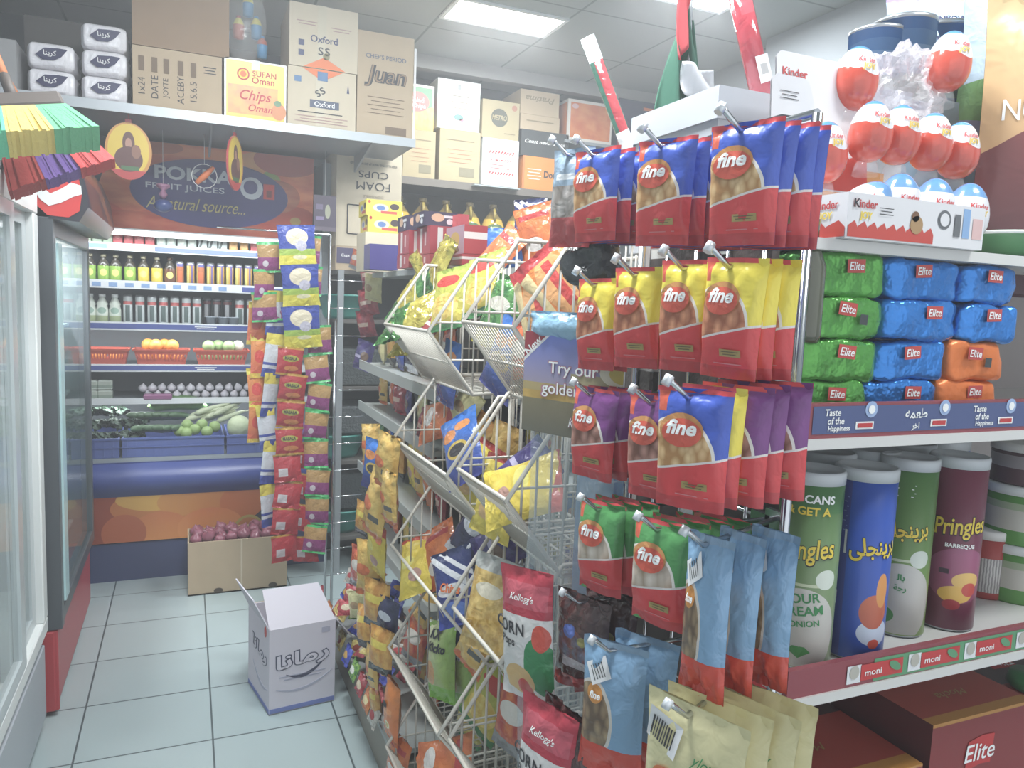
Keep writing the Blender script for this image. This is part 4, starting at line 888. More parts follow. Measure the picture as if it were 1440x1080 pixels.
p = P('y', 1.0, 1415, 95); mb.location = (p.x+.005, 1.0, p.z); mb.rotation_euler = (0, 0, -.25); mb['label'] = 'pale blue milk powder bag with rainbow name at the upper right'
mb2 = dup(mb, (p.x-.07, 1.09, p.z+.01), (0, 0, -.5), 'second pale blue milk powder bag, mostly hidden behind the first')
NUTB = ink('nut_bag_print', ('gv', '5a2a30', 'd8a85a'), [(('nh', 0, 1, .55), ('gv', '4a2630', '9a4038')), (('p', .6, .62, -.4), ('gv', 'c88048', 'e0c08a'))], rough=.25, bump=.4, bscale=14)
nb_ = bag('nut_bag', 'nut bag', NUTB, .3, .5, .1, 9, deco=lambda b, f: b.text('NUTS', f, -.08, .06, .035, INKW, .0, w=.1))
p = P('y', .9, 1455, 215); nb_.location = (p.x+.03, .9, p.z); nb_.rotation_euler = (0, 0, -.2); nb_['label'] = 'big glossy brown and gold nut bag at the right edge'
o = tag(B().lathe([(.001, 0), (.05, .004), (.06, .03), (.07, .034), (.07, .04), (0, .045)], mat('tub_green', '4c8a58', .3), 24).obj('plastic_tub', loc=(P('y', .8, 1425, 335).x+.02, .83, 1.601)), 'green plastic tub with white rim at the far right of the top', 'tub')
B().tube([(.07*math.cos(i*PI/12), .07*math.sin(i*PI/12), .037) for i in range(24)], .003, WHITE, 6, closed=True).obj('rim', o)
# crisp tubes
def crisp(base, bands, name, ncol, extra=None, rot=0):
    m_ = ink('crisp_'+name, base, bands, bump=0, rough=.28); lid = mat('crisp_lid', 'c4c8cc', .25); r, h_ = .0425, .283
    b = B(); b.lathe([(r*.96, 0), (r, .004), (r, h_-.016)], m_, 36, mats=[STEEL, m_], vr=(0, h_))
    f = lambda a, c, off=.0007: Vector(((r+off)*math.sin(a/r), -(r+off)*math.cos(a/r), c))
    k = lambda a, c: f(a, c, .0011)
    if name != 'blue' and name != 'green2':
        b.text('Pringles', f, 0, h_*.6, .04, INKB, .035, .2, w=.085, rot=.1); b.text('Pringles', k, 0, h_*.602, .036, INKY, .015, .2, w=.081, rot=.1)
    else:
        b.text('\ufef0\ufee0\ufea0\ufee8\ufef3\ufeae\ufe91', f, 0, h_*.6, .036, INKB, .05, w=.072, rot=.12); b.text('\ufef0\ufee0\ufea0\ufee8\ufef3\ufeae\ufe91', k, 0, h_*.6, .034, INKY, .025, w=.07, rot=.12)
    if extra: extra(b, f, k, h_)
    o = tag(b.obj('crisp_tube'), 'x', 'crisp tube')
    B().lathe([(r*1.02, h_-.018), (r*1.03, h_-.004), (r*1.0, h_), (r*.93, h_), (r*.9, h_-.003), (0, h_-.003)], lid, 30).obj('lid', o)
    return Proto(o)
def ex1(b, f, k, h_):
    b.text('Y 3 CANS', f, -.0, h_*.87, .012, INKW, .03); b.text('& GET A', f, .0, h_*.81, .012, INKY, .03)
    for i, s in enumerate(('SOUR', 'CREAM', '& ONION')): b.text(s, f, 0, h_*(.37-i*.065), .014 if i < 2 else .009, INKG, .02, rot=.15)
    b.shape([(-.016, h_*.1), (0, h_*.065), (.016, h_*.1), (.008, h_*.125), (-.008, h_*.125)], f, mat('onion_green', '3f8a40', .4))
def ex2(b, f, k, h_): 
    b.rect(f, -.05, h_*.62, .022, .035, PAPERW); b.rect(f, -.055, h_*.32, .016, .02, PAPERW)
    lines(b, f, -.065, -.04, h_*.85, 8, mat('pale_print', '7a8ac8', .5), .0015, .007)
def ex3(b, f, k, h_): b.text('\ufedf\ufe8e\ufe91', f, 0, h_*.34, .013, INKG, .03); b.text('\ufe94\ufe9f\ufead', f, 0, h_*.28, .013, INKG, .03); lines(b, f, -.02, .01, h_*.86, 4, INKW, .0015, .006)
def ex4(b, f, k, h_): b.text('BARBEQUE', f, 0, h_*.5, .008, INKW, .03); b.rect(f, -.02, h_*.35, .014, .008, mat('dark_print', '4a3040', .5))
swirl = lambda a, c: [([('r', .2, .02, .8, .42), ('e', .5, .2, .2, .22)], ('gv', 'b8b4ac', 'd4d2cc')), (('r', .36, .43, .64, .445), 'c0c8a8')]
cG = crisp(('gv', '8a9a70', '4c7a3c'), [(('h', 0, 1, .8), '4a7c44')]+swirl(0, 0)+[(('e', .62, .47, .06, .05), 'ccd4c8')], 'green', 0, ex1)
cB = crisp('2450b0', [(('nh', 1, 0, .36), '3a4490'), ([('e', .54, .16, .1, .07)], 'c4d0e4'), ([('e', .53, .27, .085, .09)], ('gv', 'b84838', 'd08038')), ([('e', .57, .38, .04, .09)], 'd89040'), (('e', .54, .1, .035, .025), 'd04a34')], 'blue', 1, ex2)
cG2 = crisp(('gv', '7c9a44', '4a7a3c'), swirl(0, 0)+[(('e', .6, .45, .06, .05), 'ccd4c8'), (('e', .4, .12, .08, .05), '3f8a40')], 'green2', 2, ex3)
cM = crisp(('gv', '6e2a44', '7c3048'), [([('e', .52, .33, .2, .16)], ('gv', '8a3a58', 'b0648c')), (('e', .56, .3, .09, .05), 'e0b45a'), (('e', .5, .22, .1, .05), 'e0b040'), (('e', .58, .25, .05, .04), 'c84030'), (('e', .48, .16, .05, .03), 'a83038')], 'maroon', 3, ex4)
ZB = .984+.0185; A_ = -.83
def crispat(pr, px, Y, l_, rz=0):
    x = P('y', Y, px, 800).x; pr((x, Y, ZB), (0, 0, A_+rz), l_, 'crisp tubes on the middle shelf')
crispat(cG, 1133, .805, 'green sour cream crisp tube beside the hook rack')
crispat(cB, 1207, .80, 'blue crisp tube with a ketchup picture', .45)
crispat(cG2, 1265, .84, 'green crisp tube with yellow foreign lettering')
crispat(cM, 1334, .83, 'maroon barbecue crisp tube at the right', .2)
for i, (px, Y, pr) in enumerate(((1150, .905, cG), (1212, .905, cM), (1262, .94, cG), (1310, .96, cB), (1165, 1.0, cM), (1235, 1.02, cG2))):
    crispat(pr, px, Y, 'crisp tube standing behind the front row, %s from the left by its lid' % ORD[i], .5)
RT = ink('red_tub_print', 'b03c38', [(('r', .4, .1, .62, .6), ('wav', 14, 'd8d4d0', '8a8684'))], bump=0)
def tub(m_, r, h_, lid, name):
    o = tag(B().lathe([(r*.98, 0), (r, .004), (r, h_-.014)], m_, 28, vr=(0, h_)).obj(name), 'x', 'tub'); B().lathe([(r*1.04, h_-.016), (r*1.04, h_-.002), (r*.98, h_), (0, h_)], lid, 26).obj('lid', o); return Proto(o)
x = P('y', .9, 1380, 850).x; tub(RT, .035, .125, LIPW, 'spice_tub')((x, .9, ZB), (0, 0, -.8), 'small red tub with a barcode beside the maroon tube')
GT = ink('green_tub_print', '5a9a40', [(('r', -.1, .6, 1.1, .72), 'a8b894'), (('r', .2, .25, .5, .6), 'ccc8bc'), (('r', -.1, .9, 1.1, 1.1), 'c8ccc0')], bump=0); DT = ink('dark_tub_print', '5a3c44', [(('r', -.1, .4, 1.1, .7), '9a9296')], bump=0)
gt = tub(GT, .062, .105, WHITE, 'snack_tub'); dt = tub(DT, .06, .075, LIPW, 'snack_tub')
x = P('y', .86, 1432, 850).x+.012
gt((x, .88, ZB), (0, 0, -.6), 'green and white snack tub at the bottom of the right-hand stack', 'snack tubs'); gt((x, .88, ZB+.1055), (0, 0, -.7), 'green and white snack tub in the middle of the right-hand stack', 'snack tubs'); dt((x+.005, .88, ZB+.2115), (0, 0, -.5), 'dark snack tub under the printed rail, topmost of its stack', 'snack tubs')
# red coffee cartons on the low shelf
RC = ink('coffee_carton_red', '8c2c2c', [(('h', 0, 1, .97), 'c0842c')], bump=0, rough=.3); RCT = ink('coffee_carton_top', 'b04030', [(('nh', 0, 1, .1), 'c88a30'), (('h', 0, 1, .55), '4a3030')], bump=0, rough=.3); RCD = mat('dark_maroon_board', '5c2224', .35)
def ccarton(label, x0, x1, y0, z0, h_, dep):
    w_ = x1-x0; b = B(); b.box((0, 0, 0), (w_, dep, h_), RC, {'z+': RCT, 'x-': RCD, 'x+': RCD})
    f = fr((0, 0, 0), (1, 0, 0), (0, 0, 1), .001); g = lambda a, c: f(a, c)+Vector((0, -.001, 0))
    b.shape([(w_*.35, h_-.095), (w_*.36, h_-.045), (w_*.5, h_-.038), (w_*.62, h_-.04), (w_*.6, h_-.09), (w_*.5, h_-.088)], f, INKR); b.text('Elite', g, w_*.48, h_-.065, .03, INKW, .01, .15)
    f = fr((0, 0, h_), (1, 0, 0), (0, 1, 0), .001); g = lambda a, c: f(a, c)+Vector((0, 0, .001)); b.shape([(w_*.52, dep*.78), (w_*.8, dep*.76), (w_*.84, dep*.9), (w_*.56, dep*.92)], f, INKR); b.text('Elite', g, w_*.68, dep*.84, .022, INKW, .01, rot=PI); b.text('Mocha', g, w_*.5, dep*.3, .018, GOLD, .0, .4, rot=PI)
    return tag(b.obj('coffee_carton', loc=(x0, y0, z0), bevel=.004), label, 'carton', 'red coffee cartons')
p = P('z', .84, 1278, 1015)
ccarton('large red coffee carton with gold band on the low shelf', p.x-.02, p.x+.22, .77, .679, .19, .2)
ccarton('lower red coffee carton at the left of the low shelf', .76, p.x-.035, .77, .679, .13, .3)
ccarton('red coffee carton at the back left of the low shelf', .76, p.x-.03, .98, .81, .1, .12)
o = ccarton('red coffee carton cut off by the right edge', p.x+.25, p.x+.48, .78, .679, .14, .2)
g_ = tag(B().lathe([(.03, 0), (.04, .01), (.036, .03), (0, .03)], mat('saucer_green', '3a8a4c', .3), 20).obj('plastic_dish'), 'green dish above the cut-off coffee carton', 'dish'); g_.location = (p.x+.36, .86, .8195)
for z in (.30,): pass
# ================================================================ chrome grid rack with hooks of nut bags
GX = .70
t = thing('grid_rack', 'chrome wire grid rack with hooks, hung full of nut bags', 'display rack', (GX, EY, 0))
b = B()
for y in (0, .37): b.tube([(0, y, .02), (0, y, 1.742)], .0065, CHROME, 8)
b.tube([(0, 0, 1.742), (0, .37, 1.742)], .006, CHROME, 8); b.tube([(0, 0, .03), (0, .37, .03)], .006, CHROME, 8)
b.obj('frame', t)
b = B()
for i in range(1, 5): b.tube([(0, i*.074, .03), (0, i*.074, 1.742)], .0028, CHROME, 6)
for i in range(1, 18): b.tube([(.003, 0, .03+i*.1), (.003, .37, .03+i*.1)], .0022, CHROME, 6)
b.obj('wire_grid', t)
B().box((-.012, -.012, 0), (.012, .012, .03), BLACK).box((-.012, .358, 0), (.012, .382, .03), BLACK).obj('foot', t)
B().box((-.01, .05, 1.725), (.01, .2, 1.75), mat('dark_clip', '4a4e52', .4)).obj('top_clip', t)
b = B()  # clear hang hooks on the post
def hook(px, py, l_, L_=.16, X=.53):
    p = P('x', X, px, py); L_ = GX-X-.0
    t = thing('display_hook', l_, 'hook', (GX, p.y, p.z), group='chrome hooks on the grid rack')
    B().tube([(0, 0, 0), (-L_+.028, 0, -.004), (-L_+.004, 0, .016), (-L_, 0, .021)], .0036, CHROME, 8).obj('rod', t)
    B().tube([(-L_-.004, 0, .012), (-L_-.002, 0, .026)], .007, mat('hook_tip', 'c8ccd0', .25, .5), 8).obj('tip', t)
    B().box((-.003, -.02, -.03), (.004, .02, .012), CHROME).obj('back_plate', t)
    return p
def finemat(name, fieldc, nutc, nut2, sc=10, dark=0):
    return ink('nut_bag_'+name, fieldc, [(('e', .33, .4, .56, .37), 'ece4dc'), (('e', .31, .4, .54, .345), ('vor', sc, nutc, nut2)),
      (('p', -.1, .29, -.02), None) if 0 else (('r', -.1, .96, 1.1, 1.1), 'd83c44'), ([('r', .02, .8, .16, .96)], 'dc5a3c'), (('nh', -.14, 1, .325), 'e0d8d4'), (('nh', -.14, 1, .305), 'dc383c'), (('nh', 0, 1, .1), 'c43238')], rough=.3, bump=.2)
def finedeco(b, f):
    W, Hh = FW, FH
    g1 = lambda a, c: f(a, c, .0022); g2 = lambda a, c: f(a, c, .0030); g3 = lambda a, c: f(a, c, .0038)
    def dd(fn, cx, cy, rx, ry, m_):   # subdivided disc so that it follows the bag
        n = 24; c0 = len(b.v); b.v.append(tuple(fn(cx, cy)))
        for k in (1, 2, 3):
            for i in range(n): b.v.append(tuple(fn(cx+rx*k/3*math.cos(2*PI*i/n), cy+ry*k/3*math.sin(2*PI*i/n))))
        for i in range(n): b.face((c0, c0+1+i, c0+1+(i+1) % n), m_)
        for k in (0, 1):
            for i in range(n): a_ = c0+1+k*n; b.face((a_+i, a_+n+i, a_+n+(i+1) % n, a_+(i+1) % n), m_)
    dd(g1, -.008, .022, .025, .0185, mat('badge_amber', 'c88a48', .3)); dd(g2, -.007, .019, .0225, .0155, mat('badge_red', 'd4523a', .3))
    b.text('fine', g3, -.007, .025, .0165, INKW, .035, .2, w=.034)
    b.rect(g1, .01, -.038, .03, .008, GOLD); lines(b, g2, -.002, .022, -.0365, 2, mat('badge_text', '6a5c3c', .5), .001, .003)
    lines(b, g1, -.014, .026, -.05, 1, mat('pale_pink', 'd87a80', .5), .0012)
FW, FH = .082, .134
KS = {'blue': ('3c5cc4', 'f8d8a0', 'b88448', 9), 'yellow': ('f0da2c', 'f4a878', 'a85c38', 8), 'purple': ('7c3a84', 'dca090', '84503f', 7), 'green': ('4c9a50', 'f4e8dc', 'a08468', 5)}
FB_ = {k: Proto(bag('nut_bag', 'nut bag', finemat(k, v[0], v[1], v[2], v[3]), FW, FH, .036, 11+i, box=.45, seam=.05, deco=finedeco, topw=1.1, backm=mat('bag_back_'+k, v[0], .35, bump=.2))) for i, (k, v) in enumerate(KS.items())}
LBM = ink('long_nut_bag_print', '7fa8cc', [(('e', .22, .42, .36, .3), 'd8d0c8'), (('e', .2, .42, .33, .27), ('vor', 9, 'b89c74', '6a5440')), (('nh', 0, 1, .24), 'd24430'), (('r', -.1, .95, 1.1, 1.1), '8aa8c4'), (('e', .26, .62, .14, .07), 'd8903c')], rough=.22, bump=.35)
def lbdeco(b, f):
    g = lambda a, c: f(a, c, .0022); q = lambda a, c: f(a, c, .003)
    b.rect(g, -.02, .055, .034, .03, PAPERW, .5)
    for k in range(5): b.rect(q, -.028+k*.004, .055+(k-2)*.0022, .0014, .02, INKB, .5)
    b.text('fine', g, -.022, .022, .01, INKW, .03, .2)
LB_ = Proto(bag('long_nut_bag', 'nut bag', LBM, .1, .19, .034, 31, deco=lbdeco, wr=1.2))
CRM = ink('cream_bag_print', 'd8cf9c', [(('nh', -.5, 1, -.0), 'c8bc94'), (('e', .12, .2, .34, .3), ('vor', 10, 'a89880', '5c4c40'))], rough=.25, bump=.2)
def crdeco(b, f):
    g = lambda a, c: f(a, c, .0022); q = lambda a, c: f(a, c, .003); r_ = lambda a, c: f(a, c, .0038)
    b.rect(g, -.038, .058, .05, .04, PAPERW, -.2)
    for k in range(9): b.rect(q, -.054+k*.004, .058-(k-4)*.0008, .0016 if k % 3 else .0026, .024, INKB, -.2)
    b.disc(g, -.018, .0, .032, .02, mat('badge_orange', 'e0783a', .3), rot=-.3); b.text('fine', q, -.02, .002, .018, INKW, .03, .2, rot=-.3); b.text('ylow', q, .025, .045, .016, INKG, .0, .4)
CR_ = Proto(bag('cream_nut_bag', 'nut bag', CRM, .135, .2, .03, 41, deco=crdeco, wr=.8))
BRF = ink('brown_sweet_print', '4c2422', [([('e', .4, .45, .32, .2)], ('noi', 9, '6a6a80', '7a4038')), (('e', .35, .62, .12, .07), '5068b8'), (('e', .6, .55, .08, .05), '9a9040'), (('nh', 0, 1, .14), 'b03a38'), (('r', .2, .24, .7, .34), 'c0b4b8')], rough=.12, bump=1, bscale=50, coat=.8)
BR_ = Proto(bag('sweet_bag', 'sweet bag', BRF, .11, .15, .03, 51, wr=2.2))
SLV = ink('silver_bag_print', '9ab0c4', [(('r', .1, .3, .8, .62), ('vor', 6, 'd8d0cc', '8a8078')), (('nh', 0, 1, .3), 'bc4448'), (('r', .2, .68, .7, .74), 'e8ecf0')], rough=.2, bump=.4)
SV_ = Proto(bag('silver_nut_bag', 'nut bag', SLV, .09, .15, .03, 61, wr=1.4))
WHICH = ['front', 'second', 'third', 'fourth', 'rear', 'last']
def stack(kind, px, py, X, n, where, hx=None, rz=-1.2, dx=.026, group='nut bags on the hooks', names=None, hookit=True, dy=0, h_=None, kinds=None, dz=0):
    p = P('x', X, px, py); base = kinds[0] if kinds else kind
    def hh(k): return {'long': .19, 'cream': .2, 'brown': .15, 'silver': .15}.get(k, FH)
    H_ = hh(base); zc = p.z+H_/2
    for i in range(n):
        k = kinds[i] if kinds else kind
        pr = {'long': LB_, 'cream': CR_, 'brown': BR_, 'silver': SV_}.get(k) or FB_[k]
        zz = p.z+H_-hh(k)/2
        sy = 1 if i % 2 else -1
        nm_ = {'long': 'long light-blue', 'cream': 'cream', 'brown': 'glossy brown', 'silver': 'silver and red'}.get(k, k)
        pr((X+i*dx, p.y+dy*i+(.003*sy if i else 0), zz+dz*i), (0, rnd.uniform(-.03, .03), rz+rnd.uniform(-.05, .05)), '%s nut bag, %s %s' % (nm_, (WHICH[i] if n > 1 else 'alone'), where), group, scale=({'yellow': .85, 'blue': .97}.get(k, .95)*(.66 if 'low right' in where else 1), 1, 1))
    if hookit: 
        zt = p.z+H_-.01
        t = thing('display_hook', 'chrome hook holding %s bags %s' % (({'long': 'light-blue'}.get(base, base)), where), 'hook', (GX, max(p.y, EY+.015), zt), group='chrome hooks on the grid rack'); L_ = GX-X+.035; yo = p.y-max(p.y, EY+.015)
        B().tube([(0, 0, 0), (-L_+.024, yo, 0), (-L_+.004, yo, .016), (-L_, yo, .02)], .0034, CHROME, 8).obj('rod', t)
        B().tube([(-L_-.006, yo, .014), (-L_, yo, .024)], .0052, mat('hook_tip', 'd8dce0', .25, .3), 8).obj('tip', t)
        B().box((-.003, -.018, -.03), (.003, .018, .01), CHROME).obj('back_plate', t)
T_, M_ = 'in the top row', 'in the middle row'
stack('silver', 800, 348, .55, 1, 'at the far left of the top row')
stack('blue', 835, 340, .555, 4, 'on left hook of top row')
stack('blue', 930, 346, .56, 5, 'on middle hook of top row', dx=.024)
stack('blue', 1040, 346, .565, 4, 'on right hook of top row', dx=.022)
stack('yellow', 836, 520, .555, 2, 'on leftmost hook of second row')
stack('yellow', 892, 517, .555, 2, 'on second hook of second row')
stack('yellow', 960, 522, .555, 2, 'on third hook of second row')
stack('yellow', 1024, 532, .56, 3, 'on rightmost hook of second row', dx=.022)
stack('purple', 832, 672, .55, 3, 'on left hook of third row')
stack('purple', 916, 700, .555, 4, 'on middle hook of third row')
stack('blue', 968, 715, .51, 5, 'on nearest hook of third row', kinds=['blue', 'yellow', 'purple', 'purple', 'purple'], dx=.027, dz=.002, rz=-1.05)
stack('green', 842, 832, .55, 3, 'on left hook of fourth row')
stack('green', 924, 878, .545, 4, 'on right hook of fourth row', dx=.03)
stack('long', 985, 978, .545, 3, 'on the low right hook', dx=.045, rz=-1.3)
stack('brown', 815, 970, .55, 2, 'on the low left hook', dx=.05)
stack('long', 856, 1090, .53, 2, 'on the lowest left hook', dx=.05, rz=-1.0)
stack('cream', 962, 1226, .52, 4, 'on lowest right hook', dx=.034, rz=-1.15)
# dark goods seen through the grid
for i, (px, py, w_, h_, c, l_) in enumerate(((1100, 480, .045, .16, '4a4c30', 'olive glass bottle behind the grid at the right of the second row'), (970, 360, .09, .06, '3a3230', 'dark packet behind the grid under the top row'), (1060, 360, .09, .06, '5a4c48', 'brown packet behind the grid beside the dark one'), (900, 540, .1, .06, '504a48', 'grey packet behind the grid over the purple bags'), (1000, 545, .1, .05, '463c3a', 'brown packet behind the grid over the blue bag'), (1080, 560, .07, .06, '34302e', 'black packet behind the grid beside the post'))):
    p = P('x', .717, px, py)
    if i == 0: o = B().lathe([(.018, 0), (.02, .01), (.02, .1), (.008, .13), (.008, .16), (0, .16)], mat('olive_glass', c, .1, coat=1), 14).obj('oil_bottle', loc=(.755, p.y, p.z)); tag(o, l_, 'bottle'); continue
    b = B(); b.box((-.012, -w_/2, -h_/2), (.008, w_/2, h_/2), mat('packet_'+c, c, .4, bump=.4)); tag(b.obj('dark_packet', loc=p, bevel=.004), l_, 'packet')
# promotion card on a clear hanging strip
card_m = ink('cereal_card_print', ('gv', 'c8a868', '6c80d8'), [(('nh', 0, 1, .5), ('gv', '8a8068', 'd8b868')), (('nh', 0, 1, .42) , ('noi', 4, 'b08c40', 'd0a850')), (('nh', 0, 1, .34), ('gv', '6a6658', 'a89460')), (('r', .5, .52, 1, .62), 'b0a078'), (('e', .98, .66, .2, .13), 'e8e0c8'), (('e', 1.0, .66, .13, .09), 'd8c040'), ([('h', -1, 1, .70)], 'e4e0e4'), ([('h', -1, 1, .735)], 'a02c3c')], bump=0, rough=.3)
pc = P('x', .56, 803, 543); wc, hc = .2, .165
t = thing('hanging_strip', 'clear plastic hanging strip with a blue and gold cereal card', 'display strip', (pc.x, pc.y, pc.z), (0, 0, -1.15))
b = B(); b.box((-wc/2, -.002, -hc/2), (wc/2, .002, hc/2), PAPERW, {'y-': card_m})
f = fr((0, -.002, 0), (1, 0, 0), (0, 0, 1), .001); g = lambda a, c: f(a, c)+Vector((0, -.001, 0))
b.text('New', f, -wc*.4, hc*.36, .015, INKW, .02, rot=.75)
PK = mat('pink_outline', 'b87a90', .4)
for s_, y_, w_ in (('Try our', .03, .12), ('golden gra', -.012, .15)): b.text(s_, f, .005, y_*.8, .027, PK, .04, w=w_*.88); b.text(s_, g, .005, y_*.8, .024, INKW, .01, w=w_*.83)
b.text('Kellogg\'s', f, .03, -.06, .022, PK, .03, .3, w=.06); b.text('Kellogg\'s', g, .03, -.06, .02, INKW, .0, .3, w=.058)
b.obj('card', t)
STR = mat('clear_strip', 'b8ccd8', .08, alpha=.34, spec=.9, coat=1, bump=.3, bscale=8)
b = B(); b.grid(lambda u, v: ((u-.5)*.17, .004+.006*math.sin(v*9), -hc/2-.8*v+.02), 3, 20, STR)
b.obj('clear_sheet', t)
for i in range(0): B().tube([(-.05, -.003, -.17-.14*i), (-.05, -.003, -.19-.14*i), (-.043, -.003, -.19-.14*i), (-.043, -.003, -.17-.14*i)], .0012, DARK, 5).obj('clip', t)
# narrow blue film behind the sheet
b = B(); b.grid(lambda u, v: ((u-.5)*.1, .004*math.sin(u*9), (v-.5)*.34), 8, 12, mat('blue_film', '5c90c4', .15, alpha=.7, coat=.6, bump=.4)); p = P('x', .64, 838, 770); tag(b.obj('plastic_wrap', loc=p, rot=(0, 0, -1.2)), 'blue plastic film behind the green nut bags', 'wrap')
# cereal bars bags at the bottom
CER = ink('cereal_bag_print', 'dcd8d6', [(('h', 0, 1, .66), 'b83044'), (('r', .1, .72, .95, .9), 'c05060'), (('e', .8, .3, .26, .22), '2f8a50'), (('e', .85, .52, .14, .1), 'd8503c'), (('e', .4, .16, .3, .12), 'd8b070'), (('e', .5, .1, .14, .08), 'c84038')], rough=.25, bump=.3)
ceb = Proto(bag('cereal_bag', 'cereal bag', CER, .11, .21, .035, 71, deco=lambda b, f: (b.text('CORN', f, -.03, .012, .02, INKB, .02), b.text('Pops', f, -.03, -.012, .018, INKB, .02), b.text('Kellogg\'s', f, 0, .06, .014, INKW, .01, .3))))
p = P('x', .49, 742, 892); ceb(p, (.0, -.08, -1.15), 'white and red cereal bag with green print beside the clear sheet', 'cereal bags')
p = P('x', .48, 766, 1085); ceb(p, (0, .05, -1.2), 'white and red cereal bag at the bottom edge, upper part showing', 'cereal bags')
p = P('x', .50, 792, 1062); BR_(p, (0, .1, -1.3), 'glossy brown sweet bag at the bottom edge beside the cereal bag', 'sweet bags')
# white carton, flag, wrapped rods and small tins on the top
p = P('x', .745, 893, 192); pB = P('x', .745, 970, 140)
def wb(a, c): return a
YA, YB = 1.0, 1.32
t = thing('white_carton', 'white lidded carton with orange labels on top of the hook rack', 'carton', (.76, 1.0, 1.6))
b = B(); zt = P('x', .76, 972, 140).z-1.6
b.box((0, 0, 0), (.4, .24, zt), mat('lid_box_white', 'c8ccd2', .6), {'y-': ink('carton_face', 'c8ccd2', [(('r', .1, .1, .9, .62), 'e09a50'), (('e', .3, .4, .12, .2), 'd85a4c')], bump=0), 'x-': ink('carton_side', 'c8ccd2', [(('r', .1, .1, .9, .66), 'd8a040'), (('e', .3, .5, .14, .14), 'd85a4c')], bump=0)}).obj('box', t)
B().box((-.006, -.006, zt-.045), (.406, .246, zt+.004), mat('carton_lid', 'c4c8d0', .6)).obj('lid', t)
def rod(l_, x, y, z, tilt, L_, r, cols, tag_=None):
    t = thing('wrapped_rod', l_, 'rod', (x, y, z), tilt)
    m_ = ink('rod_'+l_[:12].replace(' ', '_'), cols[0], [(('h', 0, 1, .94), cols[1]), (('nh', 0, 1, .76), cols[2]), (('r', .35, .76, .6, .94), cols[3])], rough=.15, bump=.3, coat=.6)
    B().lathe([(r, 0), (r, L_)], m_, 14).obj('roll', t)
    if tag_: B().box((-r*.7, -r-.001, L_*.25), (r*.7, -r, L_*.45), PAPERW).obj('label', t); B().box((-r*.5, -r-.0016, L_*.28), (r*.5, -r-.001, L_*.4), BARC).obj('barcode', t)
# poles stand behind the bags, leaning left
p0, p1 = P('y', 1.25, 886, 215), P('y', 1.25, 826, 52); d_ = p1-p0; p0 = p0-d_*((p0.z-1.34)/d_.z); d_ = p1-p0
rod('thin rod wrapped in clear plastic, green red and white, leaning left', *p0, (0, math.atan2(d_.x, d_.z), 0), d_.length, .013, ('3a6a5a', 'd0d4d8', 'dcdcdc', 'b04048'))
p0, p1 = P('y', 1.1, 1078, 165), P('y', 1.1, 1036, -25); d_ = p1-p0
rod('thick red wrapped roll with a barcode tag behind the white carton', *p0, (0, math.atan2(d_.x, d_.z), 0), d_.length, .019, ('b83a48', 'b83a48', 'b83a48', 'c4505c'), True)
# small folded flag
t = thing('flag', 'green, white and red flag drooping over the white carton', 'flag', P('y', 1.3, 985, 160))
p0 = P('y', 1.3, 985, 160)
def fp(px, py, Y=1.3): return P('y', Y, px, py)-p0
def cloth(pts, m_, name):
    b = B(); (a, c, d_, e) = [fp(*q) for q in pts]
    b.grid(lambda u, v: (a*(1-u)+c*u)*(1-v)+(e*(1-u)+d_*u)*v+Vector((0, .012*math.sin(u*7+v*3), 0)), 10, 10, m_); o = b.obj(name, t); md = o.modifiers.new('thick', 'SOLIDIFY'); md.thickness = .002
cloth(((920, 160), (962, 160), (966, 0), (955, 40)), mat('flag_green', '2f6a54', .8), 'green_cloth')
cloth(((962, 160), (1000, 150), (972, 30), (962, 10)), mat('flag_green2', '3a6a58', .8), 'fold')
cloth(((962, 130, 1.28), (1018, 145, 1.28), (1000, 100, 1.28), (960, 86, 1.28)), mat('flag_white', 'c4c8cc', .8), 'white_cloth')
cloth(((958, 85, 1.28), (966, 60, 1.28), (972, -15, 1.28), (955, -15, 1.28)), mat('flag_red', 'c04048', .8), 'red_cloth')
B().tube([fp(966, 165), fp(972, -20)], .004, GREYM, 6).obj('pole', t)
ytin = tub(ink('yellow_tin_print', 'c8b860', [(('r', -.1, .3, 1.1, .7), '8a8a5c'), (('e', .5, .5, .1, .14), 'd8cc90')], bump=0), .02, .07, LIPW, 'small_tin')
for i, (px, py) in enumerate(((1063, 128), (1086, 150), (1097, 152))): p = P('y', 1.2, px, py); ytin((p.x, 1.2, zt+1.6045), (0, 0, 0), 'small yellow tin behind the red roll, %s from the left' % ORD[i], 'small yellow tins')
# ================================================================ long shelving unit and white wire baskets
GYA, GYB, GXF, GXB = 1.2, 3.12, .66, 1.05
SHG = mat('gondola_shelf', 'a4aaa8', .45); KICK = mat('kick_plate', '8b8478', .45, .3); GBACK = mat('gondola_back', '8e8a86', .6)
t = thing('gondola_shelving', 'long grey shelving unit along the aisle behind the wire baskets', 'shelving', (GXB, 0, 0))
b = B(); b.box((-.02, GYA, .1), (0, GYB, 1.58), GBACK).obj('back_panel', t)
GYM = 2.08
B().box((.56-GXB, GYM, .002), (.575-GXB, GYB, .145), KICK).box((.575-GXB, GYM, .002), (-.02, GYB, .12), KICK).box((-.19, GYA, .002), (-.02, GYM, .12), KICK).obj('kick_base', t)
B().box((.555-GXB, GYM, .145), (-.02, GYB, .16), SHG).box((-.195, GYA, .145), (-.02, GYM, .16), SHG).obj('base_deck', t)
GZ = [.16]
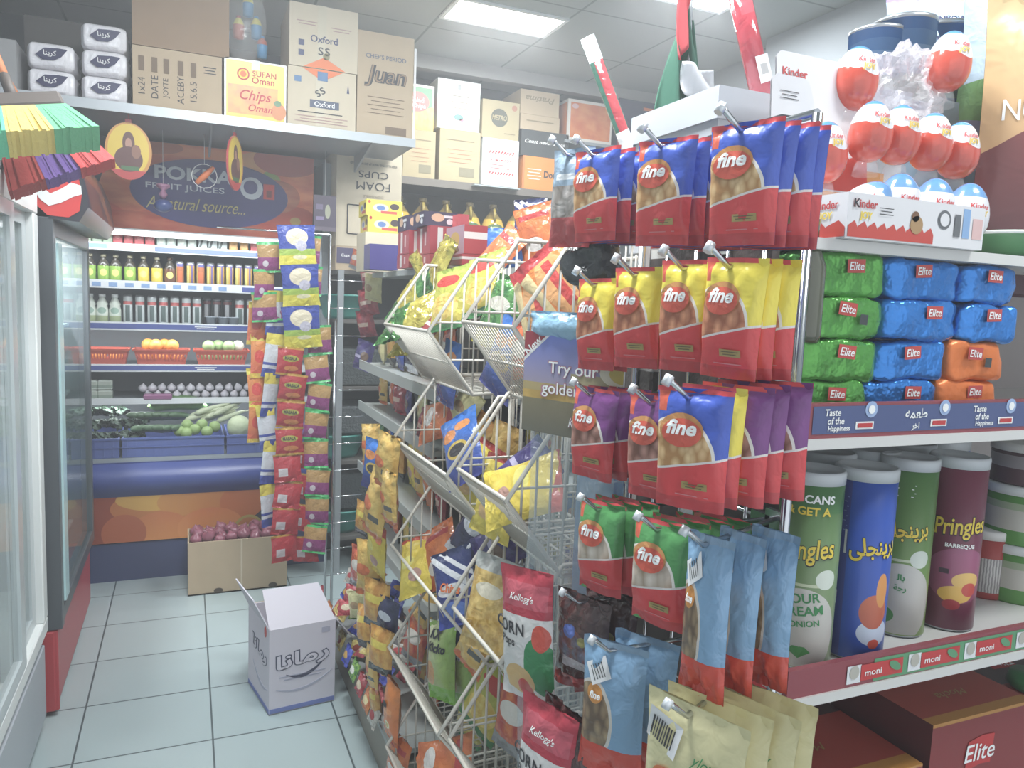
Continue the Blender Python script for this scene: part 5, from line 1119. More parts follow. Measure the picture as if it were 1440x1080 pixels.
for (px, py) in ((577, 822), (578, 722), (568, 605), (580, 538)):
    z = P('x', GXF, px, py).z; GZ.append(z)
    B().box((GXF-GXB, GYM, z-.02), (-.021, GYB, z-.004), SHG).box((-.19, GYA, z-.02), (-.021, GYM, z-.004), SHG).obj('shelf', t)
    B().box((GXF-GXB-.006, GYM, z-.028), (GXF-GXB, GYB, z+.008), SHG).obj('price_rail', t)
B().box((.70-GXB, GYM, 1.581), (.0, GYB, 1.60), SHG).box((.85-GXB, 1.45, 1.581), (.0, GYM, 1.60), SHG).obj('top_board', t)
for y in (GYA, GYB-.03): B().box((-.06, y, 0), (-.0, y+.03, 1.58), GREYM).obj('upright', t)
# ---- crisp and snack bags
def sb(n, base, bands, w_=.16, h_=.22, d_=.05, seed=1, wr=1.5, rough=.25, metal=0, bump=.5, deco=None, coat=.3):
    return Proto(bag('snack_bag', 'snack bag', ink('snack_'+n, base, bands, rough=rough, bump=bump, bscale=30, metal=metal, coat=coat), w_, h_, d_, seed, wr=wr, nu=14, nv=18, deco=deco))
def tdec(s_, y, h_, m_, x=0, rot=0, bold=.03, w=None): return lambda b, f: b.text(s_, (lambda a, c: f(a, c, .003)), x, y, h_, m_, bold, .2, rot=rot, w=w)
K = {
 'gold': ('gold and green foil', sb('gold', ('noi', 5, 'b8a83c', 'e8d860'), [(('nh', .3, 1, .45), ('noi', 5, '3c7a3c', '5c9c4c')), (('r', .1, .5, .5, .56), 'd8c83c')], seed=101, wr=3.5, metal=.55, rough=.16, bump=1)),
 'green': ('green foil', sb('green', ('noi', 5, '3c7a44', '6aa858'), [(('nh', 0, 1, .3), 'd8c840'), (('e', .5, .6, .3, .1), 'e4e0d0')], seed=102, wr=3, metal=.4, rough=.2, bump=.9)),
 'red stripe': ('red and white striped', sb('stripe', '9a3c40', [(('r', -1, k/7, 2, k/7+.06), 'd8d4d0') for k in range(7)], seed=103, wr=2)),
 'crisps': ('yellow and green crisps', sb('crisps', ('gv', 'c8b038', 'a8b848'), [(('e', .5, .35, .4, .2), ('noi', 8, 'd8b040', 'e8d070')), (('e', .5, .75, .35, .1), 'c83c34'), (('nh', 0, 1, .1), '3a7a44')], seed=104)),
 'blue': ('blue crisps', sb('blue', ('gv', '3a3c8c', '2c74c8'), [(('e', .5, .45, .3, .12), 'c8a83c'), (('e', .5, .45, .23, .08), '3a3438'), (('e', .3, .7, .22, .09), 'd8843c'), (('e', .68, .78, .2, .07), 'd88a44')], seed=105)),
 'orange': ('orange', sb('orange', ('noi', 3, 'c86430', 'e07c38'), [(('e', .4, .3, .25, .12), 'e0d8d4'), (('r', .1, .75, .9, .85), 'b83838')], seed=106)),
 'yellow': ('yellow with black oval', sb('ylo', 'e0c83c', [(('e', .5, .62, .36, .12), '3c3830'), (('e', .5, .62, .3, .09), 'e0cc3c'), (('e', .4, .3, .2, .1), 'e4b87c'), (('h', 0, 1, .92), 'b8403c')], seed=107, deco=tdec('MAX', .026, .03, INKB))),
 'navy': ('dark navy', sb('navy', ('noi', 3, '2c2c4c', '3c3c6a'), [(('e', .5, .6, .3, .1), 'c8ccd8'), (('nh', 0, 1, .15), 'd0d0d8')], seed=108, wr=2.5)),
 'lemon': ('bright yellow', sb('lemon', ('noi', 3, 'e0c428', 'ead048'), [(('e', .35, .55, .25, .1), 'e8dc70'), (('h', .2, 1, 1.02), 'cc4c34'), (('e', .6, .3, .2, .1), 'b88c80')], seed=109)),
 'blue white': ('navy, white and orange', sb('bw', ('gv', '2c3c9c', '26305c'), [([('h', .5, 1, .9), ('nh', .5, 1, 1.0)], 'dcdce0'), ([('h', .5, 1, 1.08), ('nh', .5, 1, 1.15)], 'dcdce0'), (('e', .5, .45, .36, .08), 'e0e0e4'), (('e', .5, .2, .3, .1), '5a7ac8')], seed=110, deco=tdec('Chips', -.01, .035, INKO, rot=-.3))),
 'lime': ('lime green', sb('lime', ('gu', 'c8c4a0', '8cb43c'), [(('nh', 0, 1, .2), '7cb82c'), (('e', .25, .35, .2, .16), 'd09a60'), (('nh', 1, 0, .06), 'd8d4c8')], seed=111, w_=.13, h_=.24, d_=.06, deco=lambda b, f: (b.text('KX', lambda a, c: f(a, c, .003), -.01, .085, .03, INKB, .06, .2), b.text('Kicko', lambda a, c: f(a, c, .003), -.0, .045, .028, INKB, .04, .2)))),
 'clear': ('clear bag of golden wheels', sb('clear', ('noi', 9, 'c89c3c', 'e4c068'), [(('h', 0, 1, .84), ('noi', 4, '9c9c98', 'c8c8c4')), (('e', .5, .65, .3, .08), 'e4d8c0')], seed=112, rough=.08, wr=2.5, coat=1, w_=.15, h_=.24)),
 'cheese': ('orange cheese', sb('cheese', ('gv', 'e07028', 'e08434'), [(('e', .55, .32, .16, .07), 'e4d8a8'), (('e', .55, .32, .1, .04), 'c8a85c'), (('r', .15, .5, .8, .6), 'e8904c')], seed=113, w_=.11, h_=.22, deco=lambda b, f: b.disc(lambda a, c: f(a, c, .003), -.01, .03, .017, .01, INKB))),
 'rose': ('orange and red fan', sb('rose', 'e08030', [(('e', .5, .5, .3, .4), 'e0a060'), (('r', .42, .2, .58, .8), 'c83c38'), (('nh', 1, 0, .2), 'e0c890'), (('h', 0, 1, .85), 'b83438')], seed=114)),
 'cheddar': ('yellow and orange', sb('cheddar', ('noi', 3, 'd8a848', 'e0bc60'), [(('e', .3, .5, .3, .1), 'd86c34'), (('r', .5, .3, .9, .4), '5c5c58'), (('nh', 0, 1, .12), 'd8743c')], seed=115, w_=.13, h_=.2, wr=2.5)),
 'purple': ('purple chocolate', sb('purple', ('noi', 3, '38306c', '54448c'), [(('e', .7, .5, .2, .15), '7a5a48'), (('r', .1, .4, .5, .5), 'b8b0d0')], seed=116, w_=.15, h_=.16)),
 'red': ('dark red', sb('red', ('noi', 4, '8c2c3c', 'b8404c'), [(('r', .2, .4, .8, .55), 'd8b8a8')], seed=117, w_=.13, h_=.13, wr=2.5)),
 'cream': ('cream', sb('creamy', ('noi', 4, 'c8c088', 'd8d098'), [(('e', .4, .5, .24, .14), 'a88860')], seed=118, w_=.14, h_=.14)),
 'amber': ('amber', sb('amber', ('noi', 4, 'c88830', 'e0ac4c'), [(('r', .15, .6, .85, .75), 'e0c848'), (('nh', 0, 1, .2), '3c3c40')], seed=119, w_=.12, h_=.18)),
 'mixed': ('red, white and orange', sb('mixed', ('noi', 4, 'b83c34', 'd8743c'), [(('e', .5, .6, .35, .14), 'e0d8d0'), (('nh', 0, 1, .2), '8c8c90')], seed=120, w_=.14, h_=.2)),
}
USED = {}
def put(k, p, rot, lab, group=None, sc=1.0):
    nm_, pr = K[k]
    return pr(tuple(p), rot, '%s packet %s' % (nm_, lab), group, scale=(sc, sc, sc))
# rows of packets on the long shelves (seen through the wires)
kinds = ['orange', 'mixed', 'purple', 'green', 'amber', 'navy', 'cheddar', 'red', 'crisps', 'cream', 'blue', 'lemon']
SN = ['base deck', 'lowest shelf', 'second shelf', 'third shelf', 'top shelf']
def ordn(i): return ORD[i]
for s_ in range(5):
    z = GZ[s_]; n = 14
    zn = (GZ+[1.58])[s_+1]
    for i in range(n):
        k = kinds[(i*5+s_*3+(i//3)) % len(kinds)]; hgt = {'purple': .16, 'red': .13, 'cream': .14, 'amber': .18, 'mixed': .2, 'cheddar': .2}.get(k, .22)
        sc = min(.92, (zn-z-.05)/hgt)
        x = (.735 if s_ else .71) if GYA+.08+i*.135 > GYM+.06 else .9
        put(k, (x+rnd.uniform(0, .03), GYA+.08+i*.135, z+hgt*sc/2+.002), (0, 0, -PI/2+rnd.uniform(-.25, .25)), 'on the %s behind the baskets, %s from near end' % (SN[s_], ordn(i)), 'packets standing on the long shelving', sc)
# ---- wire baskets on a white stand
WB_ = mat('basket_wire', 'ccc6bb', .35)
t = thing('basket_stand', 'white wire stand carrying two columns of sloping baskets', 'display stand', (.7, 1.5, 0))
b = B()
for x, y in ((.14, .44), (.14, -.03), (.14, -.07), (.14, -.33)): b.tube([(x, y, .02), (x, y, 1.62)], .006, WB_, 8)
b.obj('uprights', t)
b = B()
for z in (.05, .5, 1.0, 1.6): b.tube([(.14, .44, z), (.14, -.33, z)], .005, WB_, 6)
for y in (.44, -.03, -.33): b.tube([(.14, y, .02), (-.1, y, .02)], .006, WB_, 6)
b.obj('crossbars', t)
def basket_(y0, y1, L, lab, dz=.165):
    x0, x1, x2 = .5, .612, .83; t = thing('wire_basket', lab, 'basket', (x0, y1, L), group='white wire baskets')
    pr_ = [(0, 0), (x1-x0, dz), (x2-x0, dz), (x2-x0, -.135), (x1-x0-.0, -.145)]     # side outline x,z
    w_ = y0-y1  # y0 far, y1 near
    for nm_, y in (('far', w_), ('near', 0)):
        b = B(); b.tube([(px_, y, pz) for px_, pz in pr_], .0048, WB_, 8, closed=True)
        for i in range(1, 12):
            x = i*(x2-x0)/12
            zt = dz*min(1, x/(x1-x0)); zb = -.145 if x > x1-x0 else -.145*x/(x1-x0)
            b.tube([(x, y, zb), (x, y, zt)], .0024, WB_, 5)
        for z in (.02, -.065): 
            xa = max(0, abs(z)/(.145)*(x1-x0)) if z < 0 else z/dz*(x1-x0); b.tube([(xa, y, z), (x2-x0, y, z)], .0026, WB_, 5)
        b.obj('side_panel', t)
    b = B(); n = max(16, int(w_/.0135))
    for i in range(n+1): b.tube([(0, w_*i/n, 0), (x1-x0, w_*i/n, -.145)], .0016, WB_, 5)
    for s_ in (0, .5, 1): b.tube([((x1-x0)*s_, 0, -.145*s_), ((x1-x0)*s_, w_, -.145*s_)], .0042 if s_ != .5 else .0026, WB_, 6)
    b.obj('front_panel', t)
    b = B()
    for i in range(int(w_/.025)+1): b.tube([(x1-x0, i*.025, -.145), (x2-x0, i*.025, -.135)], .002, WB_, 5)
    for i in range(1, 4): b.tube([(x1-x0+.055*i, 0, -.142), (x1-x0+.055*i, w_, -.142)], .0026, WB_, 5)
    b.obj('floor', t)
    b = B()
    for i in range(0, int(w_/.04)+1): b.tube([(x2-x0, i*.04, -.135), (x2-x0, i*.04, dz)], .002, WB_, 5)
    b.obj('back_panel', t)
    B().tube([(-.001, w_*.05, -.006), (.012, w_*.05, -.03)], .001, WB_, 4).grid(lambda u, v: (-.004+.012*v, w_*(.9*u+.05), -.003-.016*v), 1, 1, mat('label_holder', 'b8b2a8', .3)).obj('label_holder', t) if L < 1.3 else None
LV = [1.43, 1.135, .845, .56, .275]; RN = ['top', 'second', 'third', 'fourth', 'lowest']
for i, L in enumerate(LV):
    basket_(1.935 if i else 2.06, 1.49 if i else 1.65, L, 'white wire basket, %s of the far column' % RN[i])
    basket_(1.42, 1.165, L+.03, 'white wire basket, %s of the near column' % RN[i])
# packets in the baskets: (kind, px, py, X, rz, tilt, roll, label)
PK_ = [
 ('gold', 575, 425, .62, -1.2, -.5, .3, 'uppermost in the far top basket'), ('gold', 566, 455, .56, -1.4, -.9, -.5, 'at the lip of the far top basket'), ('green', 600, 395, .66, -1.3, -.5, .8, 'glittering at the back of the far top basket'), ('gold', 604, 375, .7, -1.1, -.2, -.7, 'on top of the pile beside the boxes'),
 ('red stripe', 604, 452, .6, -1.3, -.5, .2, 'at the near end of the far top basket'), ('crisps', 632, 420, .62, -1.2, -.3, -.2, 'between the two top baskets'), ('gold', 590, 440, .58, -1.0, -.7, .9, 'crumpled in front in the far top basket'), ('gold', 618, 375, .66, -1.5, -.3, .3, 'glinting highest in the far top basket'), ('green', 585, 470, .6, -1.2, -.8, -.2, 'green-sided, low in the far top basket'), ('cream', 655, 575, .68, -1.2, -.2, .4, 'pale, behind the far second basket'), ('red', 600, 600, .7, -1.3, -.1, .2, 'deep in the far second basket'), ('amber', 672, 620, .7, -1.2, -.2, .5, 'between the second baskets'), ('navy', 655, 870, .62, -1.2, -.2, .6, 'under the navy and white packet'), ('cheddar', 600, 850, .68, -1.2, -.2, .5, 'deep in the far third basket'), ('mixed', 585, 900, .66, -1.2, -.1, .2, 'deep in the far fourth basket'), ('purple', 700, 770, .64, -1.1, -.4, .8, 'slanting in the near third basket'), ('blue', 632, 525, .64, -1.5, -.1, .1, 'low in the far top basket'), ('green', 640, 390, .72, -1.4, -.6, 1.0, 'lying behind the far top basket'),
 ('crisps', 680, 400, .66, -1.2, -.4, -.3, 'upright in the near top basket'), ('green', 705, 440, .66, -1.2, -.3, .2, 'in the middle of the near top basket'), ('orange', 700, 360, .76, -1.2, -.5, .5, 'on the pile behind the near top basket'), ('rose', 765, 425, .6, -1.1, -.2, -.45, 'fanned in the near top basket'), ('rose', 790, 400, .62, -.9, -.3, -.8, 'rear of the fanned pair by the hooks'),
 ('blue', 712, 505, .64, -1.3, -.1, .4, 'dark, low in the near top basket'), ('mixed', 745, 500, .64, -1.3, -.1, -.2, 'low beside the promotion card'),
 ('orange', 620, 590, .64, -1.3, -.4, 1.2, 'lying in the far second basket'), ('blue', 650, 630, .58, -1.25, -.3, -.6, 'slanting in the far second basket'), ('yellow', 672, 670, .62, -1.2, -.2, .3, 'behind the far second basket rim'), ('yellow', 700, 700, .6, -1.2, -.2, .1, 'low in the near second basket'), ('purple', 740, 665, .6, -1.1, -.6, .6, 'at the top of the near second basket'), ('lemon', 735, 690, .58, -1.1, -.5, 1.1, 'on the lip of the near second basket'), ('cheddar', 705, 640, .7, -1.2, -.1, .2, 'behind the near second basket wires'),
 ('lemon', 585, 795, .57, -1.25, -.5, -.6, 'leaning in the far third basket'), ('orange', 620, 780, .62, -1.2, -.4, -.7, 'behind the yellow one in the far third basket'), ('navy', 665, 750, .66, -1.2, -.3, .4, 'highest in the far third basket'), ('blue white', 640, 825, .56, -1.1, -.3, -.5, 'in front in the far third basket'), ('clear', 690, 850, .55, -1.05, -.2, .05, 'in the near third basket'), ('cheddar', 672, 900, .6, -1.2, -.1, .4, 'low behind the near third basket'), ('amber', 705, 790, .68, -1.2, -.1, .1, 'behind the near third basket wires'),
 ('lime', 622, 930, .57, -1.2, -.1, -.15, 'standing in the far fourth basket'), ('lime', 652, 940, .62, -1.3, -.1, -.25, 'rear of the pair in the far fourth basket'), ('crisps', 690, 985, .64, -1.1, -.2, .4, 'in the near fourth basket'), ('mixed', 725, 1010, .62, -1.2, -.1, .1, 'beside the clear sheet in the near fourth basket'), ('crisps', 665, 1000, .7, -1.3, -.1, .1, 'behind the near fourth basket'),
 ('orange', 625, 1075, .56, -1.2, -.6, 1.0, 'in the lowest far basket'),
]
for k, px, py, X, rz, ti, ro, lab in PK_:
    p = P('x', X, px, py); e = (Matrix.Rotation(rz, 4, 'Z') @ Matrix.Rotation(ti, 4, 'X') @ Matrix.Rotation(ro, 4, 'Y')).to_euler()
    put(k, p, tuple(e), lab, 'packets heaped in the wire baskets', .78)
# hanging packets at the far side of the baskets
HB_ = [('cheddar', 522, 625, .52, .75, 'thin yellow one at the top of the hanging strips'), ('blue', 530, 655, .50, .8, 'hanging, blue beside the thin yellow one'), ('cheddar', 545, 650, .48, .9, 'hanging behind the second basket lip'), ('cheddar', 530, 710, .48, 1.1, 'crumpled, hanging in the middle of the strips'), ('cheddar', 548, 700, .46, .8, 'crumpled, hanging nearest the stand'), ('amber', 512, 730, .55, .8, 'hanging at the far edge of the strips'), ('lemon', 530, 770, .5, .85, 'hanging under the crumpled pair'), ('cheddar', 522, 800, .5, 1.0, 'hanging below the bright yellow one'), ('mixed', 508, 800, .54, .9, 'hanging low at the far edge'),
 ('amber', 530, 850, .5, 1.0, 'hanging above the base deck'), ('amber', 512, 880, .53, .9, 'hanging lower left over the kick plate'), ('cream', 505, 850, .55, .8, 'hanging pale beside the amber ones'), ('amber', 536, 915, .5, .9, 'hanging low near the orange cheese packet'), ('cheddar', 524, 940, .52, .8, 'hanging lowest over the kick plate'), ('navy', 545, 870, .52, .7, 'dark, hanging behind the amber ones'), ('cheese', 552, 1000, .52, .95, 'standing at the front of the base deck'), ('amber', 528, 985, .54, .7, 'hanging beside the orange cheese packet'), ('orange', 560, 1070, .54, .8, 'lying at the bottom edge by the kick plate')]
for k, px, py, X, sc, lab in HB_:
    p = P('x', X, px, py); put(k, p, (rnd.uniform(-.15, .15), rnd.uniform(-.25, .25), -1.1+rnd.uniform(-.35, .35)), lab, 'packets hanging beside the baskets', sc*.85)
# small sweets spread over the far end of the base deck
SM = [Proto(bag('sweet_packet', 'sweet', ink('sweet_'+c, ('noi', 6, c, c2), [(('e', .5, .5, .3, .2), c3)], rough=.25, bump=.6), .09, .06, .02, 200+i, wr=1.5, nu=8, nv=8)) for i, (c, c2, c3) in enumerate((('a03038', 'c8505a', 'e0d0b0'), ('3a7a3c', '8ab83c', 'e8e8e0'), ('2c3a9c', '4c5ac0', 'd0a040'), ('c8a848', 'e0d080', 'a04030'), ('c8c4bc', 'a8a49c', 'b03c40'), ('c06030', 'd88848', 'e8d8a0')))]
SMN = ['red', 'green', 'blue', 'yellow', 'silver', 'orange']
for j in range(7):
    for i in range(6):
        k = (i*2+j*3+(i*j) % 2) % 6; Y = 3.06-j*.12
        SM[k]((.575+.03*i+rnd.uniform(-.01, .01), Y+rnd.uniform(-.02, .02), .2+.055*((i+j) % 3)+.02*i), (rnd.uniform(-1.2, -.3), rnd.uniform(-.3, .3), -1.2+rnd.uniform(-.5, .5)), '%s sweet packet on the base deck, row %s from the far end, %s from aisle' % (SMN[k], ORD[j], ORD[i]), 'small sweet packets at the far end of the deck')
for i in range(9):
    p = P('x', .545, 455+i*9.5, 815+i*22); SM[(i*5) % 6]((.535, p.y, .2), (-.4, 0, -PI/2), '%s sweet packet along the deck front, %s from the far end' % (SMN[(i*5) % 6], ORD[i]), 'sweet packets on the deck edge')
# ---- boxes and packs on the top board
def topbox(label, px0, py0, px1, py1, Y, dep, m_, z0=None, deco=None, mats=None, rz=0, cat='box'):
    a = P('y', Y, px0, py0); c = P('y', Y, px1, py1); z0 = a.z if z0 is None else z0
    return carton(label, Y, a.x, c.x, z0, c.z, dep, m_, deco, name='snack_box', cat=cat, group='boxes on the top board', rot=rz, mats=mats)
YB1 = ink('yellow_box_print', 'dcc83c', [(('e', .4, .5, .22, .26), 'c8c4b4'), (('e', .4, .5, .12, .16), '5c7ab0'), (('e', .78, .62, .13, .2), '4a3a3c'), (('r', .4, .15, .85, .32), 'c8504a'), (('e', .08, .85, .04, .1), 'b83434')], bump=0)
ZT = 1.601
topbox('yellow picture box, lower of two by the foam cup carton', 517, 332, 566, 306, 2.95, .14, YB1, z0=1.75)
topbox('yellow picture box, upper of two by the foam cup carton', 515, 306, 566, 284, 2.96, .14, YB1, z0=P('y', 2.95, 566, 306).z+.001)
carton('brown tray carton under the two yellow picture boxes', 2.93, P('y', 2.95, 512, 345).x, P('y', 2.95, 568, 345).x, ZT, 1.749, .16, KRAFT2, group='boxes on the top board')
RB1 = ink('red_box_print', 'a83038', [(('r', 0, .52, 1, .76), 'd8d0cc')], bump=0); RB1t = mat('red_box_top', 'b84048', .5); RB2 = ink('red_box_print2', 'a83440', [(('r', .25, .05, .42, .95), 'd4ccc8'), (('r', .6, .3, .72, .8), 'd4b0b0')], bump=0)
NB1 = ink('navy_box_print', '3c3450', [(('e', .42, .6, .2, .28), 'd0a888'), (('r', .6, .6, .95, .78), 'd8d8dc'), (('e', .78, .35, .1, .2), 'd8d8dc')], bump=0)
def up(a): return a
for k_, (x0_, x1_, Y_, l_) in enumerate(((650, 686, 2.02, 'lower red box under the nearest banded one'), (604, 648, 2.25, 'lower red box under the panelled one'), (575, 603, 2.42, 'lower red box at the left end of the red boxes'))):
    a_ = P('y', Y_, x0_, 356); c_ = P('y', Y_, x1_, 352); carton(l_, Y_, a_.x, c_.x, ZT, a_.z-.001, .15, RB2 if k_ else RB1, group='boxes on the top board', name='snack_box', cat='box')
topbox('red box with a white band, nearest on the top board', 652, 356, 686, 318, 2.02, .16, RB1, z0=P('y', 2.02, 650, 356).z, mats={'x-': ink('red_box_side', 'b08c9c', [(('e', .5, .5, .25, .3), 'c8a050')], bump=0)})
topbox('red box with upright white panels behind the nearest one', 604, 352, 648, 320, 2.25, .14, RB2, z0=P('y', 2.25, 604, 356).z)
topbox('red and white box at the left of the red boxes', 575, 350, 603, 325, 2.42, .14, RB2, z0=P('y', 2.42, 575, 356).z)
o = topbox('dark navy box with a hand picture on the red boxes', 596, 320, 643, 300, 2.28, .12, NB1, z0=P('y', 2.25, 648, 320).z+.001)
topbox('small navy box with a white label beside the hand picture box', 572, 323, 592, 304, 2.45, .12, NB1, z0=P('y', 2.42, 603, 325).z+.001)
topbox('small red box at the right of the navy box', 645, 318, 660, 302, 2.22, .12, RB1t, z0=P('y', 2.25, 648, 320).z+.001)
topbox('purple chocolate box below the yellow picture boxes', 520, 368, 560, 345, 2.72, .1, mat('choc_purple', '443c84', .4), z0=ZT)
BBG = mat('blue_bag', '2c68b8', .4, bump=.8, bscale=20)
for i, (px, py, X, rz, k, sc, lab) in enumerate(((712, 332, .9, -1.0, None, 1, ''), (756, 328, .84, -.7, 'orange', .68, 'puffy, on the top board beside the silver bag'), (745, 316, .92, -.9, 'blue white', .68, 'behind the puffy orange one on top'), (520, 385, .75, -1.0, 'red', .9, 'stacked at the far end, upper'), (525, 405, .72, -1.1, 'cream', .8, 'at the far end below the red'), (518, 425, .72, -1.0, 'red', .9, 'at the far end, middle'), (515, 455, .72, -1.1, 'red', .9, 'at the far end, lower'), (538, 360, .8, -1.0, 'purple', .8, 'on the top board at far end'), (512, 500, .7, -1.1, 'purple', .8, 'hanging at the far end, lowest'), (500, 365, .8, -1, 'mixed', .5, 'highest at the far end'))):
    p = P('x', X, px, py)
    if k is None:
        o = bag('snack_bag', 'snack bag', BBG, .2, .125, .08, 301, wr=3); o.location = (p.x, p.y, 1.6025+.0625); o.rotation_euler = (0, 0, rz); o['label'] = 'plain blue shiny bag on the top board beside the red box'
    else: put(k, p, (rnd.uniform(-.2, .2), rnd.uniform(-.3, .3), rz), lab, 'packets on the top board', sc)
p = P('x', .56, 796, 461); K['clear'][1]; o = bag('snack_bag', 'snack bag', mat('pale_blue_bag', '8cb8d4', .15, bump=1, bscale=30, coat=.6), (.16), .05, .05, 303, wr=3); o.location = p; o.rotation_euler = (0, 0, -1.2); o['label'] = 'pale blue shiny packet lying above the cereal card'
# black crumpled bag under the silver packet
def blk(u, v): q = Vector((.05*math.cos(2*PI*u)*math.sin(PI*v), .04*math.sin(2*PI*u)*math.sin(PI*v), -.05*math.cos(PI*v))); return q*(1+.5*noise.noise(q*25+Vector((7, 0, 0))))
o = B().grid(blk, 30, 18, mat('black_film', '34383a', .2, bump=.5), closeu=True).obj('plastic_bag', loc=P('x', .6, 843, 372)); tag(o, 'crumpled black plastic bag under the left end of the top row', 'plastic bag')
# ================================================================ back wall shelving with cartons and oil
WY = 4.5
zs = P('y', WY, 640, 255).z
t = thing('wall_shelf', 'dark wall shelf carrying cartons over the oil bottles', 'shelf', (1.2, WY, zs))
DKS = mat('dark_shelf', '5c5854', .5)
B().box((-.03, .0, -.03), (1.55, .5, -.001), DKS).obj('board', t); B().box((-.03, -.008, -.045), (1.55, .0, -.001), mat('dark_shelf_front', '706860', .5)).obj('front_edge', t)
zo = P('y', WY, 640, 352).z
B().box((-.03, 0, zo-zs-.03), (1.55, .5, zo-zs), DKS).obj('board', t); B().box((-.06, -.004, -1.9), (-.03, .5, -.03), GREYM).obj('upright', t); B().box((-.03, .5, -zs+.1), (1.55, .52, -.03), mat('shelf_back_dark', '4c4238', .7)).obj('back_panel', t)
for z in (-.75, -1.15, -1.55): B().box((-.03, .02, z-.02), (1.55, .5, z), DKS).obj('board', t)
def wc_(label, x0, y0, x1, y1, m_, deco=None, Y=WY+.02, z0=None, dep=.3, mats=None):
    a = P('y', Y, x0, y0); c = P('y', Y, x1, y1); z0 = zs if z0 is None else z0
    o = carton(label, Y, a.x, c.x, z0, c.z, dep, m_, deco, group='cartons on the wall shelf', mats=mats); return c.z+.001
TAN = mat('tan_board', 'b4a47e', .8, vary=.05, bscale=10)
FI = mat('faded_ink2', '8c7c60', .8); FR_ = mat('faded_red2', 'b07860', .8)
def dtan(b, f, w, h): lines(b, f, -w*.35, w*.35, h*.8, 1, FI, .006); lines(b, f, -w*.3, w*.3, h*.62, 4, FR_, .003, .025); b.rect(f, w*.18, h*.2, w*.38, h*.18, mat('board_window', '8a8268', .8))
z1 = wc_('tan carton at the left end of the wall shelf', 566, 245, 613, 186, TAN, dtan)
z2 = wc_('tan carton with a window under the bright white carton', 617, 250, 676, 187, TAN, dtan)
GCH = ink('chips_box_print', 'd8d4c8', [(('r', .06, .06, .94, .94), '3c8c50'), (('nh', -.25, 1, .3), ('noi', 6, 'e0a828', 'ecd048')), (('e', .4, .62, .42, .22), 'c84838')], bump=0)
def dg_(b, f, w, h): b.text('Chips', f, -.01, h*.52, .035, INKW, .02); b.text('Salad', f, -.02, h*.66, .03, INKW, .02)
wc_('green and yellow chips box at the left end of the upper cartons', 571, 186, 611, 122, GCH, dg_, z0=z1)
def dw(b, f, w, h): lines(b, f, -w*.25, w*.25, h*.68, 3, FI, .004, .035); b.disc(f, .0, h*.25, .03, .018, mat('teal_mark', '6a9490', .5)); b.disc(f, .02, h*.2, .014, .008, mat('pink_mark', 'c08090', .5)); b.rect(f, 0, h*.86, .02, .03, mat('grey_mark', 'b8bcbc', .6))
wc_('bright white carton with small grey lines, upper row', 614, 188, 676, 118, mat('bright_white_board', 'f2f6f4', .5), dw, z0=z2)
def dr(b, f, w, h):
    n = 9
    for i in range(n):
        x = -w*.32+w*.64*i/(n-1)
        for yy in (h*.7, h*.26): b.shape([(x-.008, yy-.015), (x+.008, yy+.015), (x+.018, yy+.008)], f, INKR)
    b.text('HOMEMADE', f, 0, h*.55, .018, INKR, .01, w=w*.6); b.text('NATURE FRESH', f, 0, h*.45, .018, INKR, 0, w*.0, rot=0) if 0 else lines(b, f, -w*.32, w*.32, h*.45, 2, INKR, .004, .02); b.text('fresh', f, w*.3, h*.86, .014, INKR, .01)
z3 = wc_('white carton printed with red zigzag marks', 677, 257, 730, 199, mat('bright_white_board', 'f2f6f4', .5), dr)
def dm(b, f, w, h): b.disc(f, -.01, h*.55, .055, .055, mat('round_logo_dark', '5c5c50', .6)); b.text('METRO', lambda a, c: f(a, c)+Vector((0, -.001, 0)), -.01, h*.55, .03, TAN, .02, .2, w=.1); b.disc(f, w*.36, h*.85, .018, .018, FR_); lines(b, f, w*.1, w*.4, h*.15, 1, FI, .006)
wc_('tan carton with a round dark logo on the red-printed one', 677, 199, 731, 146, TAN, dm, z0=z3)
OB = ink('orange_box_print', 'e08c34', [(('r', .0, .0, .04, 1), 'c87838')], bump=0)
def do(b, f, w, h): b.text('Doritos', f, w*.2, h*.5, .045, INKB, .03, w=w*.48); lines(b, f, -w*.4, -w*.1, h*.62, 4, INKW, .004, .02)
z4 = wc_('orange carton with a dark name, bottom of its stack', 734, 261, 800, 226, OB, do)
z5 = wc_('black carton with white script on the orange one', 732, 225, 800, 190, mat('black_board', '3c4042', .6), lambda b, f, w, h: b.text('Coast never stops', f, 0, h*.55, .03, INKW, .01, .3, w=w*.85), z0=z4)
z6 = wc_('flat tan carton on the black one', 731, 189, 787, 167, KRAFT, lambda b, f, w, h: lines(b, f, -w*.35, w*.35, h*.6, 1, FI, .008), z0=z5)
wc_('brown carton with reversed script at the top of its stack', 731, 166, 787, 133, KRAFT, lambda b, f, w, h: b.text('Pratima', f, 0, h*.65, .035, FI, .02, .3, rot=PI, w=w*.75), z0=z6)
OPB = ink('orange_panel_print', 'd8d0c8', [(('r', .06, .08, .96, .93), ('noi', 4, 'd06a34', 'dc8444')), (('e', .16, .84, .07, .06), 'd8b0b0')], bump=0)
zz = P('y', WY, 830, 200).z
t = thing('wall_shelf', 'short thin shelf under the orange-panelled carton', 'shelf', (P('y', WY, 795, 200).x, WY, zz)); B().box((0, 0, -.02), (.55, .4, -.001), GREYM).obj('board', t); B().box((0, .38, zs-zz+.001), (.55, .4, -.02), DKS).obj('back_support', t)
wc_('white-edged carton with an orange panel', 797, 196, 862, 148, OPB, None, z0=zz)
